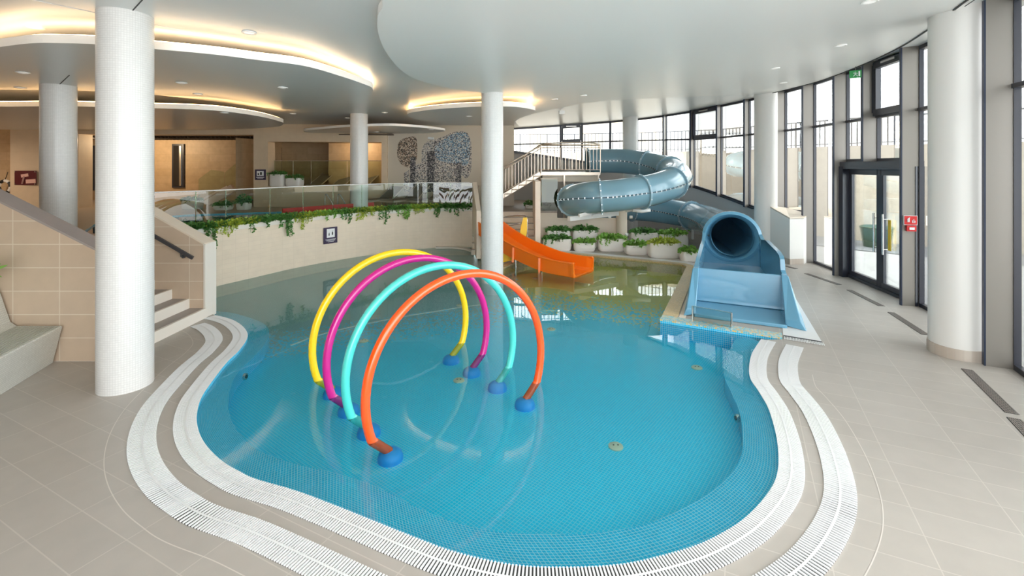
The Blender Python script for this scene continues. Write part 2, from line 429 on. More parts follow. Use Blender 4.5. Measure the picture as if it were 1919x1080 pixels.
wallc = crom([P(x, y) for x, y in ((402,535),(480,517),(555,500),(655,482),(755,468),(817,463),(888,462))], 6)
far = [P(1278,496), P(1220,490), P(1117,480), P(1050,474), P(1010,476), P(985,484), P(963,493), P(940,502), P(915,498), P(895,479)]
outline = edge + plat + crom(far, 4) + list(reversed(wallc)) + [Vector((-6.9, 8.9, 0)), Vector((-6.9, 8.05, 0)), Vector((-5.2, 8.05, 0))]
outline = [Vector((p.x, p.y, 0)) for p in outline]
floor_loop = [(-24, -3), (5.0, -3), (5.3, 3.6), (6.2, 5.6), (6.9, 7.1), (7.35, 8.3), (7.55, 9.6), (7.8, 11.3), (7.9, 13.4), (7.6, 15), (7.2, 16.8), (6.3, 18.8), (4.5, 20.1), (0, 20.7), (-24, 20.7)]
struct('floor', sheet([floor_loop, outline], lambda x, y: 0.0), 'floor_tile')
mb = MB(); mbg = MB(); n = len(outline)
for i in range(n):
    if len(edge) + 3 + len(crom(far, 4)) <= i + 1 < n - 2: continue
    a, b = outline[i], outline[(i + 1) % n]; (mbg if len(edge) + 1 < i + 1 < n - 2 else mb).add([(a.x, a.y, 0), (b.x, b.y, 0), (b.x, b.y, ZF - .02), (a.x, a.y, ZF - .02)], [(0, 1, 2, 3)])
pw = struct('wall_pool', mb, 'mosaic_blue'); struct('wall_pool_far', mbg, 'gold_mosaic')
mb = MB(); lc = crom([P(x, y, ZF) for x, y in ((545,648),(585,633),(622,622),(692,606),(780,590),(867,576),(900,572))], 6)
for a_, b_ in zip(lc[:-1], lc[1:]): mb.bar(a_ + Vector((0, 0, .004)), b_ + Vector((0, 0, .004)), .035, .006)
struct('trim_19', mb, 'white_plastic')
mb = MB(); mb.add([(-8, 2, ZF), (6, 2, ZF), (6, 15.5, ZF), (-8, 15.5, ZF)], [(0, 1, 2, 3)])
struct('floor_pool', mb, 'pool_mosaic')
# submerged sloping rim of the basin
N = 260; A = resample(edge, N); B = resample(bedge, N); mb = MB(); lu = 0
for i in range(N - 1):
    a, b, c, d = A[i], A[i + 1], B[i + 1], B[i]
    l2 = lu + (b - a).length
    w1 = (d - a).length; w2 = (c - b).length
    mb.add([(a.x, a.y, -.035), (b.x, b.y, -.035), (c.x, c.y, ZB), (d.x, d.y, ZB)], [(0, 1, 2, 3)], [((lu, 0), (l2, 0), (l2, w2), (lu, w1))])
    mb.add([(d.x, d.y, ZB), (c.x, c.y, ZB), (c.x, c.y, ZF), (d.x, d.y, ZF)], [(0, 1, 2, 3)], [((lu, 0), (l2, 0), (l2, .2), (lu, .2))])
    lu = l2
struct('trim_1', mb, 'mosaic_blue')
mb = sheet([outline], lambda x, y: ZW)
tag(mb.build('pool_water', 'water'), 'clear blue water filling the rounded children\'s pool', 'water', kind='stuff')

def grating(path, w0, w1, name, label, pitch=.0225, slat=.0120):
    a = resample(path, int(length(path) / pitch)); n = len(a)
    c = offset(a, -(w0 + w1) / 2)
    t = thing(name, (c[0].x, c[0].y, 0), label, 'drain grating', 'white drain gratings around the pool')
    o0 = offset(a, -w0); o1 = offset(a, -w1)
    mb = MB(); fs = []; vs = []
    for i in range(0, n, 3): vs += [(o0[i].x, o0[i].y, .0015), (o1[i].x, o1[i].y, .0015)]
    k = len(vs) // 2; mb.add(vs, [(2 * i, 2 * i + 1, 2 * i + 3, 2 * i + 2) for i in range(k - 1)])
    mb.build('channel', 'channel_dark', t)
    mb = MB()
    for i in range(n):
        p, q = o0[i], o1[i]; tt = (a[min(i + 1, n - 1)] - a[max(i - 1, 0)]); tt = Vector((tt.x, tt.y, 0)).normalized() * slat / 2
        z0, z1 = .002, .010
        mb.add([p - tt, q - tt, q + tt, p + tt] and [Vector((v.x, v.y, z)) for z in (z0, z1) for v in (p - tt, q - tt, q + tt, p + tt)],
               [(4, 5, 6, 7), (0, 1, 5, 4), (1, 2, 6, 5), (2, 3, 7, 6), (3, 0, 4, 7)])
    mb.build('slats', 'grate_white', t)
    mb = MB(); wm = (w0 + w1) / 2; m0 = offset(a, -(wm - .008)); m1 = offset(a, -(wm + .008)); vs = []
    for i in range(n): vs += [(m0[i].x, m0[i].y, .0108), (m1[i].x, m1[i].y, .0108)]
    mb.add(vs, [(2 * i, 2 * i + 1, 2 * i + 3, 2 * i + 2) for i in range(n - 1)])
    mb.build('spine', 'grate_white', t)
# the path runs anticlockwise seen from above: outside is to its right; find the side
_c = sum((p.x for p in edge)) / len(edge)
def outwards(path, d):
    o = offset(path, d); m = len(path) // 2
    return 1 if (o[m] - Vector((-.3, 6, 0))).length > (path[m] - Vector((-.3, 6, 0))).length else -1
SG = outwards(edge, .2)
if SG > 0:
    _off = offset
    edge_r = list(reversed(edge))
else: edge_r = edge
grating(edge_r, .0, .19, 'drain_grating', 'inner white slatted drain grating right along the water edge')
grating(edge_r[8:-2] if SG < 0 else edge_r[0:-8], .315, .525, 'drain_grating', 'outer white slatted drain grating, second strip away from the water')
jl = offset(edge_r, -.67)[14:-6]; jm = offset(edge_r, -.677)[14:-6]; mb = MB(); vs = []
for a, b in zip(jl, jm): vs += [(a.x, a.y, .0012), (b.x, b.y, .0012)]
mb.add(vs, [(2 * i, 2 * i + 1, 2 * i + 3, 2 * i + 2) for i in range(len(jl) - 1)])
struct('trim_2', mb, 'joint_line')

# far deck edge: pale curb behind the left water, pale curb by the orange slide
mb = MB(); c = crom([P(817,464), P(850,464), P(880,468), P(894,474)], 5); mb.wall([Vector((p.x, p.y, 0)) for p in c], -.02, .03, .12)
struct('trim_3', mb, 'step_nosing')
mb = MB(); c = crom([P(1287,500), P(1278,496), P(1220,490), P(1117,480), P(1050,474), P(1010,476), P(985,484), P(963,493), P(938,503)], 5)
for w0, w1, m_, nm in ((.0, .16, 'gold_mosaic', 'trim_4'), (.17, .42, 'grate_white', 'trim_5')):
    mb = MB(); a = offset(c, w0); b = offset(c, w1)
    if (a[4] - Vector((1, 10, 0))).length > (b[4] - Vector((1, 10, 0))).length: a = offset(c, -w0); b = offset(c, -w1)
    vs = []
    for p, q in zip(a, b): vs += [(p.x, p.y, .004), (q.x, q.y, .004)]
    mb.add(vs, [(2 * i, 2 * i + 1, 2 * i + 3, 2 * i + 2) for i in range(len(a) - 1)])
    struct(nm, mb, m_)
# slide platform copings
pf0, pf1, pf2 = plat
def quad(name, pts, z, m, th=.0):
    mb = MB(); mb.prism([(p[0], p[1]) for p in pts], z - .03, z); return struct(name, mb, m)
u = (pf0 - pf1).normalized(); v = Vector((-u.y, u.x, 0)); vv = (pf2 - pf1).normalized(); uu = Vector((vv.y, -vv.x, 0))
quad('trim_6', [pf1, pf0, pf0 + v * .22, pf1 + vv * .25 + uu * .0], .02, 'coping_mosaic')
quad('trim_7', [pf1 + vv * .25, pf1 + vv * .25 + uu * .24, pf2 + uu * .24, pf2], .02, 'gold_mosaic')
quad('trim_8', [pf1 + vv * .25 + uu * .26, pf1 + vv * .25 + uu * .36, pf2 + uu * .36, pf2 + uu * .26], .006, 'cap_stone')
# overflow grate beside the big slide
t = thing('overflow_grating', P(1500, 600), 'triangular white slatted grating right beside the blue slide exit', 'drain grating')
tri = [P(1466, 505), P(1481, 543), P(1543, 646), P(1468, 634), P(1462, 560)]
mb = MB(); mb.prism([(p.x, p.y) for p in tri], .001, .006); mb.build('tray', 'grate_white', t)
mb = MB(); q_ = [P(1468, 634), P(1543, 646), P(1540, 641), P(1468, 629)]; mb.prism([(p.x, p.y) for p in q_], .006, .0075); mb.build('channel', 'channel_dark', t)
mb = MB()
for k in range(26):
    a = P(1470, 634).lerp(P(1543, 646), k / 25); d = (a - P(1473, 560).lerp(P(1492, 566), k / 25)).normalized()
    mb.box(a + Vector((0, 0, .012)) + d * .02, (.011, .10, .012), math.atan2(-d.x, d.y))
mb.build('slats', 'grate_white', t)

# ================================================================== CEILINGS
disc_px = [(945,236),(960,230),(980,220),(1005,212),(1060,200),(1110,192),(1167,187),(1300,181),(1422,177)]
dfar = [PL(x, y, zC) for x, y in disc_px]
dleft = [PL(x, y, zC) for x, y in ((902,174),(850,167),(800,155),(770,144),(750,130),(732,110),(718,88),(708,58),(708,30),(716,0))]
dl = crom(dfar + [Vector((6.9, 13.2, 0)), Vector((7.15, 12.4, 0)), Vector((7.32, 11.2, 0)), Vector((7.13, 9.8, 0)), Vector((6.75, 8.3, 0)), Vector((6.2, 7.0, 0)), Vector((5.3, 5.2, 0)), Vector((4.7, 3.2, 0)), Vector((4.2, .5, 0)), Vector((3.6, -2.6, 0)), Vector((1.2, -2.9, 0)), Vector((-.6, -1.8, 0)), Vector((-1.1, .5, 0)), Vector((-1.1, 3.2, 0))] + list(reversed(dleft)) + [Vector((-.5, 10.6, 0)), Vector((-.42, 13.5, 0))], 5, closed=True)
def island(name, pts, zb, th, m='ceiling_paint', rimm='rim_paint', zf=None):
    bot = zf or (lambda x, y: zb)
    mb = sheet([pts], bot); mb.add(*(lambda q: ([v for v in q.v], [tuple(reversed(f)) for f in q.f]))(sheet([pts], lambda x, y: bot(x, y) + th)))
    o = struct(name, mb, m)
    mb = MB(); n = len(pts)
    vs = [(p[0], p[1], bot(p[0], p[1])) for p in pts] + [(p[0], p[1], bot(p[0], p[1]) + th) for p in pts]
    mb.add(vs, [(i, (i + 1) % n, n + (i + 1) % n, n + i) for i in range(n)])
    mb.build('rim', rimm, o)
    return o
island('ceiling', dl, 0, .10, 'ceiling_paint_warm', 'rim_paint', zC)
mloop = [(-24, -3.2), (-.2, -3.2), (-.4, 1.0), (-.3, 4.5), (-.5, 7), (-.35, 9.6), (-.3, 12), (.3, 17.2), (-24, 17.2)]
struct('ceiling', sheet([mloop], lambda x, y: max(zM(x, y), 4.0 if y < 99 else 0) if False else zM(x, y)), 'ceiling_paint')
uloop = [(-.6, -3.2), (4.4, -3.2), (5.0, 1.2), (5.6, 3.6), (6.5, 5.6), (7.2, 7.1), (7.65, 8.3), (7.85, 9.6), (8.0, 11.3), (8.1, 13.4), (7.9, 15), (7.5, 16.8), (6.6, 18.9), (4.5, 20.4), (0, 21), (-.7, 21), (-.7, 12)]
struct('ceiling', sheet([uloop], zU), 'ceiling_paint')

mb = MB(); gp_ = crom([Vector((7.0, 12.85, 0)), Vector((7.15, 12.4, 0)), Vector((7.32, 11.2, 0)), Vector((7.13, 9.8, 0)), Vector((6.75, 8.3, 0)), Vector((6.2, 7.0, 0)), Vector((5.3, 5.2, 0)), Vector((4.7, 3.2, 0))], 6)
for a_, b_ in zip(gp_[:-1], gp_[1:]): mb.bar((a_.x, a_.y, zC(a_.x, a_.y) - .008), (b_.x, b_.y, zC(b_.x, b_.y) - .008), .022, .012)
struct('trim_gap_shade', mb, 'channel_dark')  # dark ribbon drawn as the shade of the gap along the ceiling sheet
def led(pts, name, label, m, z, ymax=99):
    mb = MB(); n = len(pts); q = [Vector((p[0], p[1], 0)) for p in pts]
    a = q; ins = offset(q, .05, True)
    cx_, cy_ = sum(p.x for p in q) / n, sum(p.y for p in q) / n
    if (ins[0] - Vector((cx_, cy_, 0))).length > (q[0] - Vector((cx_, cy_, 0))).length: sg = -1
    else: sg = 1
    a = offset(q, .04 * sg, True); b = offset(q, .09 * sg, True)
    vs = []
    for p, r_ in zip(a, b): vs += [(p.x, p.y, z), (r_.x, r_.y, z), (p.x, p.y, z + .015), (r_.x, r_.y, z + .015)]
    fs = []
    for i in range(n):
        j = (i + 1) % n
        if pts[i][1] > ymax: continue
        fs += [(4 * i + 2, 4 * j + 2, 4 * j + 3, 4 * i + 3), (4 * i, 4 * i + 2, 4 * j + 2, 4 * j), (4 * i + 1, 4 * j + 1, 4 * j + 3, 4 * i + 3)]
    mb.add(vs, fs)
    tag(mb.build(name, m), label, 'light strip')
def isl_px(pts, zb, k=6): return [Vector((p.x, p.y, 0)) for p in crom([P(x, y, zb) for x, y in pts], k, True)]
I1 = isl_px([(-150,108),(-60,96),(0,88),(60,81),(120,81),(180,83),(290,92),(400,102),(480,112),(567,123),(630,140),(680,157),(698,166),(694,180),(660,194),(600,203),(530,205),(480,200),(400,190),(291,178),(180,171),(0,168),(-200,168)], 3.96)
island('ceiling', I1, 3.96, .10)
led(I1, 'cove_light', 'bright cove light strip around the largest rounded ceiling island', 'led_white', 4.06)
I2 = isl_px([(-200,200),(0,200),(110,199),(200,201),(291,203),(400,207),(480,217),(522,227),(531,232),(515,238),(440,242),(300,243),(0,243),(-200,243)], 3.70)
island('ceiling', I2, 3.70, .10)
led(I2, 'cove_light', 'warm cove light strip around the ceiling island by the back wall', 'led_warm', 3.80, 12.9)
I3 = isl_px([(763,215),(790,208),(840,203),(902,200),(960,200),(992,204),(1003,209),(985,218),(940,226),(860,230),(790,226)], 3.87)
island('ceiling', I3, 3.87, .10)
led(I3, 'cove_light', 'warm cove light strip around the small ceiling island behind the central column', 'led_warm', 3.97)
I4 = isl_px([(569,246),(605,242),(655,238),(730,236),(785,239),(822,243),(833,246),(800,250),(720,252),(620,252)], 3.67)
island('ceiling', I4, 3.67, .07)
# thin joint lines where ceiling panels meet the columns
def cjoint(name, a, b, m='channel_dark', wd=.012):
    mb = MB(); mb.bar(a, b, wd, .004); struct(name, mb, m)
cjoint('trim_9', PL(243, 26, zM, -.003), PL(272, -6, zM, -.003))
cjoint('trim_10', P(112, 158, 3.958), P(130, 141, 3.958))
cjoint('trim_11', PL(1808, 12, zC, -.003), PL(1835, -6, zC, -.003))
cjoint('trim_12', PL(285, 46, zM, -.003), PL(480, 83, zM, -.003), 'rim_paint', .02)
cjoint('trim_13', PL(60, 0, zM, -.003), PL(182, 25, zM, -.003), 'rim_paint', .02)

# ================================================================== COLUMNS
def column(x, y, r, z0, z1, m='mosaic_white', skirt=False):
    mb = MB(); mb.lathe((x, y, 0), [(r, z0), (r, z1)], 64, uvr=r)
    o = struct('column', mb, m, True)
    if skirt:
        mb = MB(); mb.lathe((x, y, 0), [(r + .012, z0), (r + .012, z0 + .14), (r, z0 + .14)], 64, uvr=r); mb.build('skirting', 'skirt_tile', o, True, 30)
    return o
column(XD(235.5, 5.36), 5.36, .262, 0, zM(0, 5.4) + .02)
column(XD(110, 8.5), 8.5, .252, 0, 4.0)
column(XD(922.5, 10.3), 10.3, .24, ZF, 4.12)
column(XD(673, 13.75), 13.75, .252, 0, zM(0, 13.7) + .02)
column(XD(1791.5, 6.27), 6.27, .285, 0, 4.66, 'column_plaster', True)
column(XD(1435, 13.0), 13.0, .287, 0, 4.6, 'column_plaster', True)
column(XD(1181, 18.6), 18.6, .29, 0, 4.6, 'column_plaster')

# ================================================================== LEFT STAIRS, PARAPETS
# near parapet (sloping) and far parapet with newel; stairs climb towards -x
def parapet(name, xa, xb, y0, y1, za, slope, capm):
    # top starts at za over xa (near the pool) and rises towards -x until 2.35
    n = 14; xs = [xa + (xb - xa) * i / n for i in range(n + 1)]
    top = [min(za + slope * (xa - x), 2.45) for x in xs]
    mb = MB(); mb.wall([Vector((x, y0, 0)) for x in xs], 0, lambda i: top[i], y1 - y0)
    if True:
        mb.add([(xa, y0, 0), (xa, y1, 0), (xa, y1, za), (xa, y0, za)], [(0, 1, 2, 3)])
        mb.add([(x, y1, z) for x in xs for z in (0, 0)], [])
    o = struct(name, mb, 'wall_tile')
    mb = MB()
    for i in range(n):
        mb.add([(xs[i], y0 - .012, top[i]), (xs[i + 1], y0 - .012, top[i + 1]), (xs[i + 1], y1 + .012, top[i + 1]), (xs[i], y1 + .012, top[i]),
                (xs[i], y0 - .012, top[i] + .03), (xs[i + 1], y0 - .012, top[i + 1] + .03), (xs[i + 1], y1 + .012, top[i + 1] + .03), (xs[i], y1 + .012, top[i] + .03)],
               [(4, 5, 6, 7), (0, 1, 5, 4), (2, 3, 7, 6), (3, 0, 4, 7)])
    mb.build('cap', capm, o)
    return o
parapet('wall_left', -4.95, -9.5, 6.02, 6.26, 1.23, .50, 'cap_taupe')
pf = parapet('wall_stair', -5.08, -6.75, 7.76, 8.02, 1.20, .57, 'cap_stone')
mb = MB(); mb.box((-5.075, 7.89, .6), (.03, .29, 1.24)); mb.build('end_cap', 'step_nosing', pf)
mb = MB(); nosing = MB()
for i in range(8):
    x1 = -5.06 - .285 * i; z = .155 * (i + 1) - .017
    mb.box(((x1 - 9.5) / 2, 7.01, z - .0775 + .017), (9.5 + x1, 1.5, .155))
    nosing.box((x1 + .006, 7.01, z - .0775 + .017), (.014, 1.5, .157))
    nosing.box((x1 - .012, 7.01, z + .0185), (.04, 1.5, .004))
t = struct('floor_stairs', mb, 'step_tread'); nosing.build('riser', 'step_nosing', t)
# handrail on the far parapet
t = thing('handrail', (-5.25, 7.7, 0), 'dark steel handrail fixed to the beige stair wall behind the large white column', 'handrail')
hp = [Vector((x, 7.68, 1.0 + .57 * (-5.22 - x))) for x in (-5.22, -6.6)]
mb = MB(); mb.bar(hp[0], hp[1], .03, .055); mb.build('rail', 'rail_dark', t)
for x in (-5.42, -6.4):
    mb = MB(); z = 1.0 + .57 * (-5.22 - x) - .04; mb.tube([(x, 7.68, z + .03), (x, 7.69, z - .05), (x, 7.755, z - .06)], .012, 8); mb.cyl((x, 7.735, z - .06), .03, .02, 14, 'y'); mb.build('bracket', 'rail_dark', t, True, 40)

# mosaic bench at the left edge
def bx(x, y): return x + .30 * (5.95 - y)
prof = [(-5.84, 0), (-5.72, .455), (-5.735, .47), (-6.30, .47), (-6.38, .52), (-6.52, .92), (-6.60, 1.02), (-7.2, 1.02), (-7.2, 0)]
t = thing('mosaic_bench', (-6.2, 5.2, 0), 'grey mosaic tiled lounging bench against the beige wall at the left edge', 'bench')
mb = MB(); n = len(prof); ys = (5.98, 3.2)
vs = [(bx(x, y), y, z) for y in ys for x, z in prof]
mb.add(vs, [tuple(range(n)), tuple(reversed(range(n, 2 * n)))] + [(i, n + i, n + (i + 1) % n, (i + 1) % n) for i in range(n)])
mb.build('body', 'bench_mosaic', t)
mb = MB()
for k in range(16):
    x = -5.76 - .034 * k; mb.bar((bx(x, 5.94), 5.94, .474), (bx(x, 3.3), 3.3, .474), .016, .006)
mb.build('seat_ribs', 'bench_mosaic', t)

# ================================================================== PLANTER WALL, GLASS BALUSTRADE, UPPER LEVEL
ZT = 1.24; ZD1 = 1.1
wl = [Vector((-7.4, 8.7, 0))] + [Vector((p.x, p.y, 0)) for p in wallc]
mb = MB(); wl2 = resample(wl, 60)
sg = 1 if (offset(wl2, .3)[30].y > wl2[30].y) else -1
mb.wall(wl2, ZF, ZT, .22 * sg)
struct('wall_planter', mb, 'planter_wall_tile')
mb = MB(); a = offset(wl2, -.015 * sg); mb.wall(a, ZT - .13, ZT + .004, .03 * sg)
struct('trim_14', mb, 'step_nosing')
# end wall by the central column, sloping cap
e0 = wl2[-1]
mb = MB(); ex = XD(893, 14.0)
mb.add([(e0.x - .02, 14.35, 0), (e0.x + .12, 14.35, 0), (XD(901, 12.7), 12.7, 0), (XD(893, 12.7), 12.7, 0),
        (e0.x - .02, 14.35, 2.02), (e0.x + .12, 14.35, 2.02), (XD(901, 12.7), 12.7, 1.30), (XD(893, 12.7), 12.7, 1.30)],
       [(4, 5, 6, 7), (0, 1, 5, 4), (1, 2, 6, 5), (2, 3, 7, 6), (3, 0, 4, 7)])
struct('wall_end', mb, 'cap_stone')
# glass balustrade: panels along the curve
ZG = 1.98
gl = resample(offset(wl2, .13 * sg)[1:], 200); gpx = [-60, 120, 220, 285, 367, 422, 505, 567, 625, 679, 736, 800, 845, 889]
t = thing('glass_balustrade', (gl[100].x, gl[100].y, ZT), 'long curved clear glass balustrade with green edges above the planter wall', 'balustrade')
def at_px(path, px): return min(range(len(path)), key=lambda i: abs(CX + path[i].x / path[i].y * F - px))
idx = [at_px(gl, p) for p in gpx]
for i0, i1 in zip(idx[:-1], idx[1:]):
    if i1 <= i0: continue
    mb = MB(); mb.wall([gl[i] for i in range(i0, i1 + 1)], ZT - .02, ZG, .0); mb.build('panel', 'balustrade_glass', t)
    mb = MB(); mb.box((gl[i1].x, gl[i1].y, (ZT + ZG) / 2), (.018, .018, ZG - ZT)); mb.build('panel_edge', 'green_glass', t)
mb = MB(); mb.tube([Vector((p.x, p.y, ZG + .008)) for p in gl[idx[1]:idx[-1]:4]], .012, 6); mb.build('top_rail', 'white_plastic', t)
# upper deck and pool
up_loop = [(p.x, p.y) for p in offset(wl2, .2 * sg)[::4]] + [(-.9, 14.4), (.7, 14.9), (.8, 19.5), (-24, 19.5), (-24, 8.03), (-7.4, 8.03)]
pool_up = [(p.x, p.y) for p in offset(wl2, .26 * sg)[8:44:3]] + [(-5.0, 14.4), (-7.0, 14.6), (-9.5, 13.6), (-10.2, 11.5), (-9.0, 9.8)]
mb = sheet([up_loop, pool_up], lambda x, y: ZD1)
struct('floor_upper', mb, 'deck_upper')
mb = sheet([pool_up], lambda x, y: ZD1 - .03); tag(mb.build('upper_pool_water', 'upper_water'), 'water of the raised pool behind the glass balustrade', 'water', kind='stuff')
mb = sheet([pool_up], lambda x, y: ZD1 - .5); struct('floor_upper_pool', mb, 'mosaic_blue')
mb = MB(); pu = [Vector((p[0], p[1], 0)) for p in pool_up]; mb.wall(pu + [pu[0]], ZD1 - .5, ZD1, 0); struct('wall_upper_pool', mb, 'mosaic_blue')
mb = MB(); mb.wall([p for p in offset(wl2, .24 * sg)[10:44]], ZD1 - .01, ZT + .01, .06 * sg); struct('trim_15', mb, 'grate_white')
# red bar
ra = [p for p in resample(offset(wl2, .45 * sg), 200)]; i0, i1 = at_px(ra, 532), at_px(ra, 704)
t = thing('red_barrier', (ra[i0].x, ra[i0].y, ZD1), 'long red barrier bar along the raised pool behind the glass', 'barrier')
mb = MB(); mb.wall([ra[i] for i in range(i0, i1 + 1, 3)], ZD1 + .16, ZD1 + .33, .04 * sg); mb.build('bar', 'red_rope', t)
for i in (i0 + 2, (i0 + i1) // 2, i1 - 2):
    mb = MB(); mb.box((ra[i].x, ra[i].y + .02, ZD1 + .085), (.05, .05, .17)); mb.build('foot', 'steel', t)
# pool ladder rails
for k, (xa, lab) in enumerate(((609, 'left curved steel pool ladder rail above the red bar'), (633, 'right curved steel pool ladder rail above the red bar, nearer the white column'))):
    Yl = 14.4; x = XD(xa, Yl)
    t = thing('ladder_rail', (x, Yl, ZD1), lab, 'handrail', 'pool ladder rails')
    mb = MB(); mb.tube(crom([(x, Yl, ZD1 - .02), (x, Yl, ZD1 + .45), (x + .04, Yl, ZD1 + .55), (x + .12, Yl, ZD1 + .45), (x + .30, Yl, ZD1 + .12), (x + .32, Yl, ZD1 - .02)], 5), .018, 8)
    mb.build('rail', 'steel', t, True)
    for xx in (x, x + .32):
        mb = MB(); mb.cyl((xx, Yl, ZD1), .04, .02, 14); mb.build('collar', 'steel', t, True, 30)

# back wall with two openings
YB = 15.9
def bw_y(px): return YB + (px - 290) * .0016
def bseg(name, x0, x1, z0, z1, m='back_wall', th=.6):
    mb = MB(); a = Vector((XD(x0, bw_y(x0)), bw_y(x0), 0)); b = Vector((XD(x1, bw_y(x1)), bw_y(x1), 0))
    mb.wall([a, b], z0, z1, -th if offset([a, b], 1)[0].y < a.y else th); return mb
ztop = 4.02
mb = bseg('', -170, 19, ZD(240, bw_y(0)), ztop); 
for args in ((19, 73 + 5, ZD1, ztop), (78, 147, ZD1, ztop), (147, 475, ZD(252, bw_y(300)), ztop), (475, 502, ZD1, ztop), (502, 715, ZD(266, bw_y(600)), ztop), (502, 715, ZD1, ZD(349, bw_y(600))), (715, 726, ZD1, ztop)):
    q = bseg('', *args); mb.add(q.v, q.f)
struct('wall_back', mb, 'back_wall')
# rooms behind the openings
mb = MB(); mb.wall([Vector((-26, 19.4, 0)), Vector((-3.8, 19.4, 0))], ZD1, 3.7, 0); struct('wall_far', mb, 'stone_wall')
mb = MB(); mb.wall([Vector((XD(600, 17), 19.4, 0)), Vector((XD(612, 18), 18.2, 0)), Vector((-3.9, 18.2, 0))], ZD1, 3.4, 0); mb.wall([Vector((XD(463, 17), 16.3, 0)), Vector((XD(463, 17) + .1, 19.4, 0))], ZD1, 3.5, 0); mb.wall([Vector((XD(716, 16.9), 16.9, 0)), Vector((XD(716, 16.9), 19.4, 0))], ZD1, 3.5, 0)
struct('wall_niche', mb, 'stone_wall')
mb = MB(); mb.box((-14.2, 18.05, 3.62), (20, 3.2, .04)); struct('ceiling', mb, 'dark_ceiling')
t = thing('slatted_grille', (-8, 16.4, 3.3), 'dark slatted ceiling grille inside the back wall openings', 'grille')
mb = MB()
for k in range(52): mb.box((-15.9 + .14 * k, 17.6, 3.56), (.04, 1.3, .07))
mb.build('slats', 'slat_dark', t)
for (x0, x1, y0, y1) in ((323, 345, 270, 352), (511, 528, 277, 322), (150, 178, 273, 357)):
    Yw = 19.36; xa, xb = XD(x0, Yw), XD(x1, Yw); za, zb = ZD(y1, Yw), ZD(y0, Yw)
    i = {323: 1, 511: 2, 150: 3}[x0]
    mb = MB(); mb.box(((xa + xb) / 2, Yw, (za + zb) / 2), (xb - xa, .06, zb - za)); o = struct('window_%d' % i, mb, 'frame_dark')
    mb = MB(); mb.box(((xa + xb) / 2, Yw - .035, (za + zb) / 2), (xb - xa - .14, .02, zb - za - .14)); mb.build('pane', 'dark_glass', o)
    mb = MB(); mb.box((xb - .12, Yw - .055, (za + zb) / 2), (.08, .02, zb - za - .16)); mb.build('mullion', 'steel', o)
# glass screens in the second opening
t = thing('glass_screen', (XD(600, 16.9), 16.9, ZD(350, 16.9)), 'greenish glass screen standing on the ledge of the right back wall opening', 'glass screen')
for x0, x1 in ((504, 548), (549, 582), (583, 650), (651, 714)):
    Yg = 16.75; mb = MB(); mb.box(((XD(x0, Yg) + XD(x1, Yg)) / 2, Yg, (ZD(302, Yg) + ZD(350, Yg)) / 2), (XD(x1, Yg) - XD(x0, Yg) - .02, .012, ZD(302, Yg) - ZD(350, Yg))); mb.build('panel', 'green_glass', t)
mb = MB(); mb.bar((XD(504, 16.75), 16.75, ZD(302, 16.75) + .01), (XD(714, 16.75), 16.75, ZD(302, 16.75) + .01), .03, .02); mb.build('top_rail', 'steel', t)
# mural wall
YM = 16.7
mb = MB(); mb.wall([Vector((XD(720, YM), YM, 0)), Vector((XD(958, YM) + .1, YM, 0))], ZD1, 4.1, 0)
struct('wall_mural', mb, mat('mural_plaster', (.58, .50, .39), rough=.6, var=.04))
t = thing('wall_mosaic', (XD(812, YM), YM - .02, ZD1 + .2), 'speckled mosaic picture of rounded trees on the beige wall', 'wall mosaic')
def blob(pts, m, nm, dy, smooth=True):
    q = [D(x, y, YM - dy) for x, y in pts]; q = crom(q, 5, True) if smooth else q
    n = len(q); mb = MB(); mb.add([(p.x, p.y, p.z) for p in q] + [(p.x, p.y + dy, p.z) for p in q], [tuple(range(n))] + [(i, (i + 1) % n, n + (i + 1) % n, n + i) for i in range(n)])
    mb.build(nm, m, t)
blob([(748,266),(762,258),(779,258),(782,280),(780,300),(770,314),(752,308),(744,288)], 'speck_brown', 'tree_crown', .010)
blob([(769,296),(779,294),(777,360),(768,360)], 'speck_dark', 'tree_trunk', .016, False)
blob([(757,325),(766,318),(768,360),(757,360)], 'speck_grey', 'shrub', .013, False)
blob([(776,360),(777,315),(788,306),(800,315),(802,360)], 'speck_grey', 'shrub', .008)
blob([(790,300),(792,276),(804,264),(826,258),(850,248),(872,247),(882,262),(884,290),(882,322),(874,334),(860,330),(850,360),(812,360),(800,335),(792,318)], 'speck_grey', 'shrub', .006)
blob([(816,275),(836,258),(862,248),(878,256),(880,290),(874,310),(850,306),(826,302),(815,290)], 'speck_blue', 'tree_crown', .012)
blob([(800,284),(815,282),(814,360),(801,360)], 'speck_dark', 'tree_trunk', .016, False)
blob([(855,306),(865,304),(864,360),(854,360)], 'speck_dark', 'tree_trunk', .016, False)

# ================================================================== PLANTS
def leaf(mb, p, d, s, rng):
    d = d.normalized(); side = d.cross(Vector((rng.uniform(-1, 1), rng.uniform(-1, 1), rng.uniform(.2, 1)))).normalized()
    up = side.cross(d).normalized()
    a = p; b = p + d * s * .5 + side * s * .36 + up * s * .08; c = p + d * s + up * -s * .1; e = p + d * s * .5 - side * s * .36 + up * s * .08
    mb.add([a, b, c, e], [(0, 1, 2), (0, 2, 3)])
def bushy(mb, c, rx, ry, h, n, s, rng):
    for _ in range(n):
        a = rng.uniform(0, 2 * PI); q = math.sqrt(rng.random()); z = rng.random() * h * (1 - .6 * q * q)
        p = Vector((c[0] + rx * q * math.cos(a), c[1] + ry * q * math.sin(a), c[2] + z))
        leaf(mb, p, Vector((math.cos(a) * (.3 + q), math.sin(a) * (.3 + q), rng.uniform(-.4, .9))), s * rng.uniform(.7, 1.3), rng)
